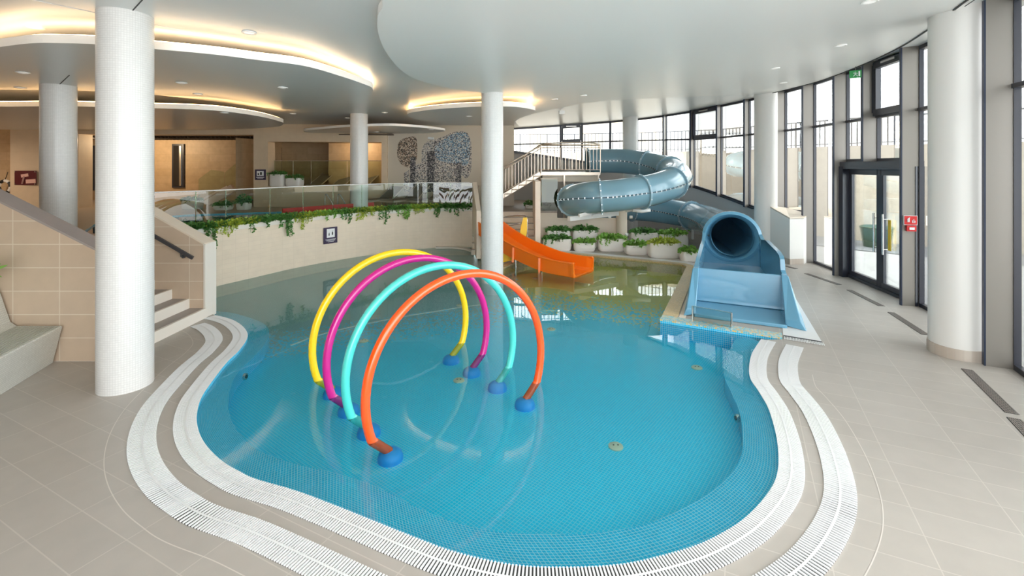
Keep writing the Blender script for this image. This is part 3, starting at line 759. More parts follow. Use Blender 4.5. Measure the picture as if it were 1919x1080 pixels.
def strand(mb, st, p0, L, out, s, rng, step=.035):
    pts = [Vector(p0)]; p = Vector(p0); n = max(3, int(L / step)); w_ = Vector(out)
    for i in range(n):
        k = min(1, i / 3); d = (w_ * (1 - k) + Vector((rng.uniform(-.25, .25), rng.uniform(-.1, .05), -1)) * (.3 + k)).normalized()
        p = p + d * step; pts.append(p.copy())
        for _ in range(2): leaf(mb, p, Vector((rng.uniform(-1, 1), rng.uniform(-1, .2), rng.uniform(-.8, .2))), s * rng.uniform(.7, 1.2), rng)
    st.tube(pts, .003, 4, False)
rng = random.Random(5)
topc = resample(offset(wl2, .06 * sg), 400); out_n = -1
clumps = [(388,46,'leaf_dark',[(412,.52),(402,.35)],'leftmost trailing ivy clump at the stair wall, longest strand hanging down'),
 (440,44,'leaf_yellow',[(430,.26),(452,.18),(438,.28)],'yellow-green trailing clump second from the stair wall'),
 (492,44,'leaf_dark',[(480,.28),(508,.20)],'dark ivy clump above the first short strands, between two yellow-green clumps'),
 (538,34,'leaf_dark',[(532,.28),(541,.42),(546,.50)],'dark ivy clump with one long slanting strand, left of the purple sign'),
 (575,34,'leaf_yellow',[(572,.42),(560,.20)],'yellow-green clump with a thin strand just left of the purple sign'),
 (618,34,'leaf_mid',[(612,.20),(635,.18)],'mid green clump directly above the purple sign'),
 (658,34,'leaf_dark',[(655,.28),(662,.36),(645,.18)],'dark ivy clump left of the white rear column with hanging strand'),
 (690,36,'leaf_yellow',[(676,.30),(682,.24)],'yellow-green clump at the foot of the rear white column'),
 (730,34,'leaf_dark',[(716,.30),(728,.44),(740,.12)],'dark clump right of the rear white column with thin strand'),
 (766,30,'leaf_mid',[(753,.26),(762,.34),(768,.38)],'mid green clump with three slanting strands under the glass'),
 (795,26,'leaf_yellow',[(780,.22),(786,.20)],'yellow-green clump between two dark clumps near the wall end'),
 (826,32,'leaf_dark',[(818,.36),(826,.30),(838,.18)],'dark clump second from the end wall with hanging strands'),
 (862,34,'leaf_dark',[(846,.24),(855,.30),(868,.18),(878,.12)],'rightmost dark trailing clump next to the sloping end wall')]
for cx_, wpx, lm, strands, lab in clumps:
    i = at_px(topc, cx_); c = topc[i]
    t = thing('trailing_plant', (c.x, c.y, ZT), lab, 'plant', 'plants trailing over the planter wall')
    mb = MB(); st = MB()
    for j in range(max(0, at_px(topc, cx_ - wpx)), min(399, at_px(topc, cx_ + wpx)) + 1):
        q = topc[j]; k = 1 - abs(j - i) / (abs(at_px(topc, cx_ + wpx) - i) + 4)
        nn = int(24 * (.4 + k) * (1.4 if c.y < 12 else 1))
        bushy(mb, (q.x, q.y - .07, ZT - .02), .10, .12, .12, nn, .062, rng)
    for px, L in strands:
        q = topc[at_px(topc, px)]
        for _ in range(3 if L > .3 else 2): strand(mb, st, (q.x + rng.uniform(-.07, .07), q.y - .12, ZT + .02), L * rng.uniform(.75, 1.1), (.25, -.9, 0), .065, rng)
    if lm == 'leaf_yellow':
        for _ in range(9):
            q = topc[max(0, min(399, i + rng.randint(-14, 10)))]; strand(mb, st, (q.x, q.y - .12, ZT), rng.uniform(.08, .22), (.25, -.9, 0), .05, rng)
    mb.add(st.v, st.f); mb.build('leaves', lm, t)

def super_ring(cx_, cy_, a, b, z, n=40, e=4.5, rz=0):
    out = []
    for k in range(n):
        th = 2 * PI * k / n; c, s = math.cos(th), math.sin(th)
        x = a * math.copysign(abs(c) ** (2 / e), c); y = b * math.copysign(abs(s) ** (2 / e), s)
        out.append((cx_ + x * math.cos(rz) - y * math.sin(rz), cy_ + x * math.sin(rz) + y * math.cos(rz), z))
    return out
def planter(px0, px1, ptop, Y, zb, lab, lm='leaf_dark', group='white planters behind the pool', hang=(), dens=1.0, mpot='pot_white', depth=.9, grow=.18):
    x0, x1 = XD(px0, Y), XD(px1, Y); a = (x1 - x0) / 2; zt = ZD(ptop, Y); b = min(a, .3) * depth
    c = Vector(((x0 + x1) / 2, Y + b, zb))
    t = thing('planter', c, lab, 'planter', group)
    mb = MB(); n = 40; hh = zt - zb
    prof = [(.87, 0), (.95, .03), (.985, .10 * 1), (1.0, hh * .45), (.985, hh * .8), (.96, hh), (.87, hh), (.86, hh - .04)]
    vs = [p for k, z in prof for p in super_ring(c.x, c.y, a * k, b * k, zb + z, n)]
    fs = [(i * n + k, i * n + (k + 1) % n, (i + 1) * n + (k + 1) % n, (i + 1) * n + k) for i in range(len(prof) - 1) for k in range(n)]
    mb.add(vs, fs + [tuple(reversed(range(n)))]); mb.build('pot', mpot, t, True, 50)
    mb = MB(); mb.add(super_ring(c.x, c.y, a * .87, b * .87, zt - .035, n), [tuple(range(n))]); mb.build('soil', 'soil', t)
    mb = MB(); st = MB()
    bushy(mb, (c.x, c.y, zt - .05), a * .95, b * .9, grow, int(420 * dens * a / .35), .085, rng)
    for _ in range(10):
        x = c.x + rng.uniform(-a, a) * .95; strand(mb, st, (x, c.y - b * rng.uniform(.2, .95), zt + rng.uniform(.0, .1)), rng.uniform(.04, .12), (rng.uniform(-.6, .6), -.6, .9), .075, rng)
    for px, L in hang:
        x = XD(px, Y)
        for _ in range(2): strand(mb, st, (x, Y + .03, zt + .02), L, (0, -1, .2), .05, rng)
    for k in range(6): st.tube([(c.x, c.y, zt - .04), (c.x + rng.uniform(-a, a) * .6, c.y + rng.uniform(-b, b) * .5, zt + grow * .6)], .004, 4, False)
    mb.add(st.v, st.f); mb.build('leaves', lm, t)
    return t
planter(1018, 1072, 449, 13.85, 0, 'front planter at the far left of the lower planters, ivy over its left side', 'leaf_dark', hang=((1022, .22), (1035, .20)), dens=.8, depth=.55)
planter(1025, 1070, 433, 14.55 - .45, .0, 'taller planter behind the far left front planter, by the beige post', 'leaf_mid', dens=.9, depth=.7) if False else None
lowp = [
 (1025,1070,433,14.3,'taller back planter at the far left, half hidden by the planter in front','leaf_dark',()),
 (1076,1117,456,13.75,'low white front planter, second from the beige post','leaf_mid',()),
 (1074,1121,432,14.3,'taller back planter directly behind the second low planter','leaf_dark',((1105,.14),)),
 (1122,1173,448,13.75,'white planter in front of the slide support post, ivy trailing left','leaf_mid',((1126,.24),(1136,.26),(1143,.18))),
 (1174,1217,461,13.2,'low white planter between the support post and the widest planter','leaf_mid',()),
 (1184,1236,437,14.3,'back planter under the blue tube, right of the support post','leaf_dark',((1190,.14),)),
 (1219,1279,457,12.7,'widest white planter near the pool edge','leaf_yellow',()),
 (1238,1293,440,14.3,'tall back planter behind the widest planter, beneath the blue tube','leaf_mid',((1262,.16),)),
 (1279,1310,473,12.3,'small planter right beside the blue slide box','leaf_mid',())]
for a_ in lowp: planter(a_[0], a_[1], a_[2], a_[3], 0, a_[4], a_[5], hang=a_[6], dens=1.0, depth=.5 if a_[1] < 1130 and a_[3] == 14.3 else (.6 if a_[3] == 13.75 else .8))

# ================================================================== RIGHT OF THE CENTRAL COLUMN: STEPS, WALLS, TOWER
mb = MB(); 
for i in range(7):
    y0 = 13.25 + .235 * i; z = .157 * (i + 1)
    mb.box(((-1.15 + .66) / 2, (y0 + 15.2) / 2, z - .0785), (1.81, 15.2 - y0, .157))
st_ = struct('floor_steps', mb, 'cap_stone')
mb = MB()
for i in range(7): mb.box((-.245, 13.25 + .235 * i - .004, .157 * (i + 1) - .012), (1.81, .012, .02))
mb.build('step_edge', 'step_tread', st_)
mb = MB(); mb.box(((XD(1003, 13.2) + XD(1013, 13.2)) / 2, 14.0, 1.04), (.15, 1.6, 2.08)); struct('wall_post', mb, 'cap_stone')
YR = 14.75
mb = MB(); mb.wall([Vector((.72, YR, 0)), Vector((1.42, YR, 0)), Vector((1.42, 18.5, 0))], 0, ZD1, 0); mb.wall([Vector((1.42, YR, 0)), Vector((3.35, YR, 0))], 0, .88, 0); struct('wall_planters', mb, 'cap_stone')
mb = MB(); mb.box((1.075, 16.8, ZD1 - .03), (.69, 4.1, .06)); mb.box((-.1, 17.2, ZD1 - .03), (1.8, 4.6, .05)); struct('floor_landing', mb, 'deck_upper')
t = thing('glass_guard', (1.2, YR, ZD1), 'dark greenish glass guard above the lower planters beneath the stair tower', 'glass guard')
mb = MB(); mb.box(((XD(1015, YR) + XD(1045, YR)) / 2, YR + .03, (ZD1 + 2.1) / 2), (XD(1045, YR) - XD(1015, YR), .012, 1.0)); mb.build('panel', 'dark_green_glass', t)
mb = MB(); mb.bar((XD(1013, YR), YR + .03, 2.11), (XD(1045, YR), YR + .03, 2.11), .05, .03); mb.build('top_rail', 'cap_stone', t)
# wall behind the landing, up to the glass strip
# planters on the landing
planter(984, 1004, 384, 15.6, ZD1, 'small white planter on the landing left of the beige post', 'leaf_dark', 'planters on the landing behind the steps')
planter(1014, 1031, 385, 15.6, ZD1, 'small planter on the landing seen through the glass guard', 'leaf_dark', 'planters on the landing behind the steps')
# slide tower platform
YT = 15.9; ZP = ZD(323, YT)
tw = thing('slide_tower', (XD(1065, YT), YT + .9, ZD1), 'raised landing with steel railing and stairs up to the blue tube slide', 'stair tower')
x0, x1 = XD(1013, YT), XD(1125, YT)
mb = MB(); mb.box(((x0 + x1) / 2, YT + .95, ZP - .05), (x1 - x0, 1.9, .10)); mb.build('platform', 'steel_warm', tw)
mb = MB(); mb.box(((x0 + x1) / 2 + .02, YT + .98, ZP - .21), (x1 - x0 - .1, 1.7, .22)); mb.build('beam', 'cap_stone', tw)
for xx in (XD(1058, YT), XD(1122, YT)):
    mb = MB(); mb.box((xx, YT + .1, (ZP + 0) / 2 - .05), (.05, .05, ZP - .1)); mb.build('post', 'steel_warm', tw)
mb = MB(); mb.box((x0 + .12, YT + 1.1, (ZD1 + ZP) / 2 - .1), (.2, 1.2, ZP - ZD1 - .2)); mb.build('support', 'cap_stone', tw)
# stair flight down to the left
sx0, sz0 = x0, ZP; sx1, sz1 = XD(905, YT), ZD1
ns = 8; tr = MB(); stg = MB()
for i in range(ns):
    xx = sx0 + (sx1 - sx0) * (i + .5) / ns; zz = sz0 + (sz1 - sz0) * (i + .9) / ns
    tr.box((xx, YT + .5, zz), (abs(sx1 - sx0) / ns + .02, 1.0, .04)); tr.box((xx + (sx0 - sx1) / ns / 2, YT + .5, zz + .07), (.02, 1.0, .17))
tr.build('treads', 'cap_stone', tw)
stg.bar((sx0, YT + .02, sz0 - .05), (sx1, YT + .02, sz1 - .02), .03, .14); stg.bar((sx0, YT + .98, sz0 - .05), (sx1, YT + .98, sz1 - .02), .03, .14); stg.build('stringer', 'steel_warm', tw)
def railing(parent, pts, h=.95, pitch=.115, r=.011, two=True, m='steel_warm', post=True):
    a = [Vector(p) for p in pts]; up = Vector((0, 0, h))
    mb = MB(); mb.tube([p + up for p in a], .024, 8); mb.build('handrail', m, parent, True)
    mb = MB(); mb.tube([p + Vector((0, 0, .08)) for p in a], .014, 6); mb.tube([p + Vector((0, 0, h - .1)) for p in a], .014, 6); mb.build('rail', m, parent, True)
    L = length(a); n = int(L / pitch); q = resample(a, n + 1)
    for i in range(n + 1):
        big = post and (i == 0 or i == n)
        mb = MB(); p = q[i]; mb.tube([p + Vector((0, 0, -.02 if big else .08)), p + Vector((0, 0, h if big else h - .1))], .02 if big else r, 6); mb.build('post' if big else 'baluster', m, parent, True, 40)
railing(tw, [(x0 + .02, YT, ZP), (x1, YT, ZP)], .93)
railing(tw, [(sx0 + .02, YT - .02, ZP - .02), (sx1, YT - .02, ZD1 + .05)], .93, .125)
railing(tw, [(x0 + .02, YT + 1.88, ZP), (x1 + .3, YT + 1.88, ZP)], 1.0, .2)
mb = MB(); mb.tube(crom([(sx0 - .6, YT + .98, ZP + .5), (sx0, YT + .98, ZP + .93), (x0 + .5, YT + .9, ZP + 1.03), (x1 - .3, YT + .9, ZP + 1.05), (x1 + .2, YT + 1.0, ZP + .98)], 5), .022, 8); mb.build('handrail', 'steel_warm', tw, True)
# column right of landing (slide support) with arms
t = thing('slide_support', (XD(1165, 14.5), 14.5, 0), 'beige post with white steel arms carrying the blue tube slide', 'support post')
mb = MB(); mb.lathe((XD(1165, 14.5), 14.5, 0), [(.165, 0), (.165, 1.22), (0, 1.22)], 32); mb.build('post', 'cap_stone', t, True, 40)
mb = MB(); mb.bar(D(1066, 410, 13.35), D(1157, 400, 14.4), .12, .13); mb.bar(D(1085, 404, 13.2), D(1115, 396, 13.4), .07, .09); mb.bar(D(1110, 405, 13.7), D(1140, 397, 14.6), .06, .08); mb.bar(D(1170, 396, 14.5), D(1212, 388, 13.6), .10, .10); mb.build('arm', 'white_plastic', t)
mb = MB()
for p in (D(1180, 407, 14.3), D(1172, 440, 14.2), D(1140, 407, 14.2)): mb.cyl(p, .045, .08, 12, 'x')
mb.build('bracket', 'white_plastic', t, True, 40)

# ================================================================== BLUE TUBE SLIDE
RT = .45
tp = [(1100,303,17.5),(1125,302,17.5),(1165,302,17.4),(1210,308,17.0),(1245,316,16.3),(1266,327,15.3),(1266,337,14.5),(1250,347,13.9),(1217,357,13.45),(1180,363,13.25),(1150,367,13.2),(1110,370,13.3),(1080,374,13.9),(1072,378,15.0),(1085,383,16.1),(1125,387,16.9),(1185,390,17.3),(1225,393,17.2),(1262,398,16.8),(1298,405,16.0),(1322,412,15.0),(1341,421,13.6),(1357,432,12.0),(1371,444,10.35)]
tpath = crom([D(*p) for p in tp], 10)
ts = thing('tube_slide', (XD(1200, 14.5), 14.5, 0), 'blue-grey enclosed tube water slide winding down in a spiral', 'water slide')
cuts = [0, 30, 44, 66, 84, 106, 124, 160, 189, len(tpath) - 1]
for a_, b_ in zip(cuts[:-1], cuts[1:]):
    seg = tpath[a_:b_ + 1]
    if len(seg) < 2: continue
    last = b_ == len(tpath) - 1
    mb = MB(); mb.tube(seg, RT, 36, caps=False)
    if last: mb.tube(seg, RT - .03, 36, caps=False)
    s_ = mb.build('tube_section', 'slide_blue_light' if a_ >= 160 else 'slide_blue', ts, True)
    # seam flange and bolts along both sides
    for sd in (-1, 1):
        fl = MB(); bo = MB(); ribs = []
        for i in range(len(seg)):
            t_ = (seg[min(i + 1, len(seg) - 1)] - seg[max(i - 1, 0)]).normalized(); sdv = Vector((t_.y, -t_.x, 0)).normalized() * sd
            ribs.append((seg[i] + sdv * (RT - .01), seg[i] + sdv * (RT + .035), sdv))
        for i in range(len(seg) - 1):
            a, b = ribs[i][0], ribs[i][1]; c, d = ribs[i + 1][0], ribs[i + 1][1]; z = Vector((0, 0, .012))
            fl.add([a - z, b - z, d - z, c - z, a + z, b + z, d + z, c + z], [(0, 1, 2, 3), (4, 7, 6, 5), (1, 5, 6, 2)])
            if i % 2 == 0: bo.box(ribs[i][1] - ribs[i][2] * .012, (.028, .028, .045))
        fl.build('seam', 'seam_dark', s_); bo.build('bolts', 'bolt', s_)
for c_ in cuts[:-1]:
    i = max(1, c_); p = tpath[i]; t_ = (tpath[i + 1] - tpath[i - 1]).normalized()
    mb = MB(); mb.tube([p - t_ * .03, p - t_ * .029, p + t_ * .029, p + t_ * .03], RT, 40, False, [RT - .005, RT + .05, RT + .05, RT - .005]); jr = mb.build('joint_ring', 'flange_blue', ts, True, 40)
    a_ = t_.cross(Vector((0, 0, 1))).normalized(); b_ = t_.cross(a_); mb = MB()
    for k in range(16): mb.box(p + (a_ * math.cos(2 * PI * k / 16) + b_ * math.sin(2 * PI * k / 16)) * (RT + .052), (.026, .026, .026))
    mb.build('ring_bolts', 'bolt', jr)
# white clamp under the front bend
p = tpath[84]; mb = MB(); mb.tube([p + Vector((0, 0, -1)) * (RT + .05) + Vector((dx, 0, dz)) for dx, dz in ((-.25, -.02), (0, -.05), (.25, -.02))], .05, 8); mb.build('clamp', 'white_plastic', ts, True)
p = tpath[189]; mb = MB(); mb.bar(p + Vector((.05, 0, -RT)), (p.x + .05, p.y, 0), .07, .07); mb.build('support_leg', 'white_plastic', ts)

# ---- exit box, in its own frame: origin below the cross panel, u to the right, v towards the pool
bo_ = thing('slide_exit', (4.03, 8.35, 0), 'blue open slide exit trough with round tube mouth beside the pool', 'slide exit')
th = R(-25.5); U = Vector((math.cos(th), math.sin(th), 0)); V = Vector((math.sin(th), -math.cos(th), 0))
V = Vector((-.43, -.903, 0)).normalized(); U = Vector((-V.y, V.x, 0)); U = U if U.x > 0 else -U
O = Vector((4.03, 8.35, 0))
def L3(u_, v_, z): return O + U * u_ + V * v_ + Vector((0, 0, z))
def panel(name, pts, th_, m, parent=None, bev=0):
    q = [L3(*p) for p in pts]; nrm = (q[1] - q[0]).cross(q[2] - q[0]).normalized() * th_; n = len(q)
    mb = MB(); mb.add(q + [p + nrm for p in q], [tuple(range(n)), tuple(reversed(range(n, 2 * n)))] + [(i, n + i, n + (i + 1) % n, (i + 1) % n) for i in range(n)])
    o = mb.build(name, m, parent or bo_)
    bv = o.modifiers.new('b', 'BEVEL'); bv.width = .012; bv.segments = 2; bv.limit_method = 'ANGLE'
    return o
SB = mat('slide_blue_exit', (.13, .34, .49), rough=.22, coat=.5, var=.05, vscale=2)
mc = tpath[-1]; zc = mc.z
mu = (mc - O).dot(U); mv = (mc - O).dot(V)
# mouth plate: ring between a big rounded outline and the round hole
n = 48; ring_o = [L3(mu + .60 * math.cos(2 * PI * k / n), mv + .02, zc + .56 * math.sin(2 * PI * k / n)) for k in range(n)]
ring_i = [L3(mu + .42 * math.cos(2 * PI * k / n), mv - .12, zc + .42 * math.sin(2 * PI * k / n)) for k in range(n)]
ring_b = [L3(mu + .60 * math.cos(2 * PI * k / n), mv - .10, zc + .56 * math.sin(2 * PI * k / n)) for k in range(n)]
ring_f = [L3(mu + .54 * math.cos(2 * PI * k / n), mv + .05, zc + .50 * math.sin(2 * PI * k / n)) for k in range(n)]
mb = MB(); vs = ring_b + ring_o + ring_f + ring_i
mb.add(vs, [(j * n + k, j * n + (k + 1) % n, (j + 1) * n + (k + 1) % n, (j + 1) * n + k) for j in range(3) for k in range(n)])
mb.build('mouth_ring', SB, bo_, True, 60)
# side walls of the rear trough, curving down from the mouth
W = .67
for sd, nm in ((-1, 'side_wall'), (1, 'side_wall')):
    mm = mu + sd * .52
    prof_ = [(mv, zc + .10), (mv + .3, zc + .02), (mv + .75, 1.02), (-.45, .97), (-.22, .93), (-.14, .88), (-.10, .70), (0.0, .66)] if sd > 0 else [(mv, zc + .08), (mv + .3, zc - .08), (mv + .75, .84), (-.5, .74), (0.0, .66)]
    outer = []; mb = MB(); vs = []
    for k, (vv_, zz) in enumerate(prof_):
        f = (vv_ - mv) / (0 - mv); uu_ = mm + (sd * W - mm) * f
        vs += [L3(uu_ + sd * .05, vv_, 0), L3(uu_, vv_, zz), L3(uu_ + sd * .07, vv_, zz), L3(uu_ + sd * .13, vv_, 0)]
    fs = []
    for k in range(len(prof_) - 1):
        for j in range(3): fs.append((4 * k + j, 4 * k + j + 1, 4 * (k + 1) + j + 1, 4 * (k + 1) + j))
    fs += [(0, 1, 2, 3), tuple(4 * (len(prof_) - 1) + j for j in (3, 2, 1, 0))]
    mb.add(vs, fs); mb.build(nm, SB, bo_, False)
# back plate below the mouth and rear floor
mb = MB(); q = [L3(mu - .62, mv + .0, .03), L3(mu + .62, mv, .03), L3(mu + .60, mv, zc - .1), L3(mu + .5, mv, zc - .30), L3(mu, mv, zc - .52), L3(mu - .5, mv, zc - .30), L3(mu - .60, mv, zc - .1)]
mb.add(q, [tuple(range(7))]); mb.build('back_plate', SB, bo_)
mb = MB(); q = [(mu - .62, mv, .34), (-W, 0, .22), (W, 0, .22), (mu + .62, mv, .34)]; mb.add([L3(*p) for p in q] + [L3(p[0], p[1], p[2] - .05) for p in q], [(0, 1, 2, 3), (7, 6, 5, 4)]); mb.build('trough_floor', SB, bo_)
panel('cross_panel', [(-W, .04, .05), (W, .04, .05), (W, 0, .64), (-W, 0, .64)], .05, SB)
panel('tray_floor', [(-W, 0, .05), (W, 0, .05), (W, .92, .03), (-W, .92, .03)], .04, SB)
panel('tray_lip', [(-W, .90, .0), (W, .90, .0), (W, .90, .055), (-W, .90, .055)], .03, SB)
for sd in (-1, 1):
    k = 1 if sd > 0 else .65
    mb = MB(); a = [(sd * (W - .02), -.05, .02), (sd * (W - .02), .85, .02), (sd * (W - .02), .82, .12), (sd * (W - .02), .10, .66), (sd * (W - .02), -.05, .66)]
    b = [(sd * (W + .13 * k), -.05, .02), (sd * (W + .26 * k), .95, .0), (sd * (W + .18 * k), .90, .12), (sd * (W + .09), .12, .64), (sd * (W + .09), -.05, .64)]
    mb.add([L3(*p) for p in a + b], [(0, 1, 2, 3, 4), (9, 8, 7, 6, 5)] + [(i, 5 + i, 5 + (i + 1) % 5, (i + 1) % 5) for i in range(5)])
    o = mb.build('wing', SB, bo_); bv = o.modifiers.new('b', 'BEVEL'); bv.width = .012; bv.segments = 2
t = thing('splash_screen', P(1345, 608), 'small clear plastic splash screen at the left front of the slide exit', 'splash screen')
a, b = P(1298, 600, .02), P(1371, 614, .02); d = (b - a); mb = MB(); mb.box((a + b) / 2 + Vector((0, 0, .11)), (d.length, .012, .22), math.atan2(d.y, d.x)); mb.build('panel', 'clear_screen', t)
mb = MB(); mb.bar(a + Vector((0, 0, .225)), b + Vector((0, 0, .225)), .02, .012)
for p in (a, b): mb.bar(p, p + Vector((0, 0, .225)), .02, .02)
mb.build('frame', 'steel', t)

# ================================================================== ORANGE SLIDE
oslide = thing('childrens_slide', (.5, 11.6, 0), 'small orange open slide running into the pool behind the central column', 'slide')
hd = Vector((.78, -.62, 0)).normalized(); sdv = Vector((.62, .78, 0)).normalized()
m0 = Vector((1.69, 11.03, 0)); zs = [(0, -.01), (.25, -.02), (.6, -.01), (1.0, .03), (1.5, .14), (2.0, .28), (2.5, .48), (2.95, .70)]
cs = [(-.42, .30), (-.40, .06), (-.33, 0), (.33, 0), (.40, .06), (.42, .30), (.46, .30), (.44, -.03), (.34, -.05), (-.34, -.05), (-.44, -.03), (-.46, .30)]
cen = crom([Vector((s_, 0, z)) for s_, z in zs], 5); mb = MB(); vs = []
for k, c in enumerate(cen):
    p = m0 - hd * c.x; wk = 1 + (.06 if k < 3 else 0)
    for a, z in cs: vs.append(p + sdv * (a * wk) + Vector((0, 0, c.z + (z if z < .2 else z * (1 if c.x > .1 else .98)))))
n = len(cs); fs = [(i * n + k, i * n + (k + 1) % n, (i + 1) * n + (k + 1) % n, (i + 1) * n + k) for i in range(len(cen) - 1) for k in range(n)]
fs += [tuple(reversed(range(n)))]
mb.add(vs, fs); mb.build('chute', 'slide_orange', oslide, True, 40)
for sd in (-1, 1):
    mb = MB(); mb.tube([m0 - hd * c.x + sdv * sd * .445 + Vector((0, 0, c.z + .30)) for c in cen], .024, 8); mb.build('edge_roll', 'slide_orange', oslide, True)
for s_ in (.95, 1.75):
    mb = MB(); z = .03 if s_ < 1 else .2
    mb.bar(m0 - hd * s_ - sdv * .47 + Vector((0, 0, z + .27)), m0 - hd * s_ - sdv * .48 + Vector((0, 0, z - .10)), .05, .05); mb.build('rib', 'slide_orange', oslide)
    mb = MB(); mb.tube([m0 - hd * s_ - sdv * .36 + Vector((0, 0, z - .03)), m0 - hd * s_ - sdv * .36 + Vector((0, 0, ZF))], .025, 10); mb.build('leg', 'steel', oslide, True, 40)
t = thing('slide_gate_panel', (XD(980, 12.9), 12.9, 0), 'upright yellow side panel at the top of the orange slide', 'panel')
q = [D(973, 450, 12.9), D(985, 450, 12.9), D(988, 430, 12.9), D(988, 408, 12.9), D(981, 408, 12.9), D(976, 425, 12.9)]
mb = MB(); n = len(q); mb.add(q + [p + Vector((.0, .05, 0)) for p in q], [tuple(range(n)), tuple(reversed(range(n, 2 * n)))] + [(i, n + i, n + (i + 1) % n, (i + 1) % n) for i in range(n)]); mb.build('board', 'panel_yellow', t)
mb = MB(); mb.tube([D(981, 449, 12.92), P(981, 480.8, 0)], .02, 8); mb.build('post', 'steel', t, True)
t = thing('slide_side_panel', (XD(955, 12.1), 12.1, 0), 'yellow curved panel below the top of the orange slide', 'panel')
q = [D(938, 474, 12.1), D(950, 478, 12.1), D(972, 486, 12.1), D(956, 489, 12.1), D(938, 493, 12.1)]; n = len(q)
mb = MB(); mb.add(q + [p + Vector((.0, .04, 0)) for p in q], [tuple(range(n)), tuple(reversed(range(n, 2 * n)))] + [(i, n + i, n + (i + 1) % n, (i + 1) % n) for i in range(n)]); mb.build('board', 'panel_yellow', t)
mb = MB(); mb.tube([D(940, 492, 12.12), P(940, 494, 0)], .02, 8); mb.tube([D(960, 486, 12.12), Vector((XD(960, 12.12), 12.12, 0))], .02, 8); mb.build('post', 'steel', t, True)
t = thing('slide_handrail', (XD(965, 13.2), 13.2, 0), 'thin grey double handrail on the steps behind the orange slide', 'handrail')
mb = MB(); mb.tube(crom([D(930, 412, 13.6), D(950, 406, 13.4), D(975, 404, 13.2), D(987, 408, 13.1), D(988, 440, 13.1), Vector((XD(988, 13.1), 13.1, 0))], 5), .016, 8); mb.tube([D(930, 428, 13.6), D(987, 417, 13.1)], .013, 8)
mb.tube([D(930, 412, 13.6), Vector((XD(930, 13.6), 13.6, .3))], .014, 8); mb.build('rail', 'steel', t, True)

# ================================================================== WATER ARCHES
def arch(mid, m, lab, nm='spray_arch'):
    ca = Vector((.8, .6, 0)); Rr = 1.05; zc_ = .32; mid = Vector(mid)
    t = thing(nm, (mid.x, mid.y, ZF), lab, 'water play arch', 'coloured spray arches in the pool')
    a0 = math.asin((ZW + .0 - zc_) / Rr); pts = []
    for k in range(49):
        a = a0 + (PI - 2 * a0) * k / 48; pts.append(mid + ca * Rr * math.cos(a) + Vector((0, 0, zc_ + Rr * math.sin(a))))
    mb = MB(); mb.tube(pts, .044, 20, False); mb.build('hoop', m, t, True)
    for sd in (1, -1):
        p = pts[0] if sd > 0 else pts[-1]; q = p - ca * sd * .17 + Vector((0, 0, -.16))
        mb = MB(); mb.tube([p + Vector((0, 0, .0)), p - ca * sd * .012 + Vector((0, 0, -.012)), q], .042, 18); mb.build('stem', m, t, True, 40)  # bent inward to put the water's refraction kink into the shape
        c = q + Vector((0, 0, 0)) - ca * sd * .01
        mb = MB(); mb.lathe((c.x, c.y, ZF), [(.118, 0), (.118, .03), (.105, .065), (.075, .09), (.045, .10), (0, .10)], 28); mb.build('base', 'base_blue', t, True, 50)
arch((-.50, 4.92, 0), 'ring_orange', 'red-orange spray arch standing nearest in the pool')
arch((-.83, 5.335, 0), 'ring_turquoise', 'turquoise spray arch between the magenta and the red-orange ones')
arch((-1.185, 5.755, 0), 'ring_magenta', 'magenta spray arch between the yellow and the turquoise ones')
arch((-1.51, 6.155, 0), 'ring_yellow', 'yellow spray arch farthest back of the row of four')

# floor nozzles
for k, (px, py, lab) in enumerate(((1154, 838, 'round metal floor nozzle nearest in the right half of the pool'), (860, 714, 'round metal floor nozzle between the feet of the arches'), (682, 640, 'round metal floor nozzle behind the yellow arch, on the left'), (1306, 690, 'round metal floor nozzle near the slide exit corner'), (1033, 618, 'round metal floor nozzle to the right of the central column'), (1159, 550, 'round metal floor nozzle in the gold mosaic area'), (862, 573, 'round metal floor nozzle just left of the central column'), (1003, 522, 'round metal floor nozzle below the orange slide'), (510, 520, 'round metal floor nozzle in the far left shallow water'))):
    p = P(px, py, ZF); t = thing('floor_nozzle', p, lab, 'pool nozzle', 'metal nozzles in the pool floor')
    mb = MB(); mb.lathe((p.x, p.y, ZF), [(.072, 0), (.072, .010), (.060, .018), (0, .020)], 28); mb.build('cover', 'metal_disc', t, True, 40)
    mb = MB()
    for dx in (-.022, .022): mb.cyl((p.x + dx, p.y, ZF + .017), .008, .005, 10)
    mb.build('screw', 'channel_dark', t)
for px, py, lab in ((459, 706, 'small chrome pool light in the left side of the basin rim'), (1382, 784, 'small chrome pool light in the right side of the basin rim')):
    p = P(px, py, -.15); t = thing('pool_light', p, lab, 'pool light', 'small lights in the pool rim')
    dx = 1 if px < 900 else -1
    mb = MB(); mb.tube([p - Vector((.01 * dx, 0, 0)), p + Vector((.02 * dx, 0, 0))], .04, 18); mb.build('housing', 'steel', t, True, 40)
    mb = MB(); mb.tube([p + Vector((.018 * dx, 0, 0)), p + Vector((.026 * dx, 0, 0))], .022, 18); mb.build('lens', 'dark_glass', t, True, 40)

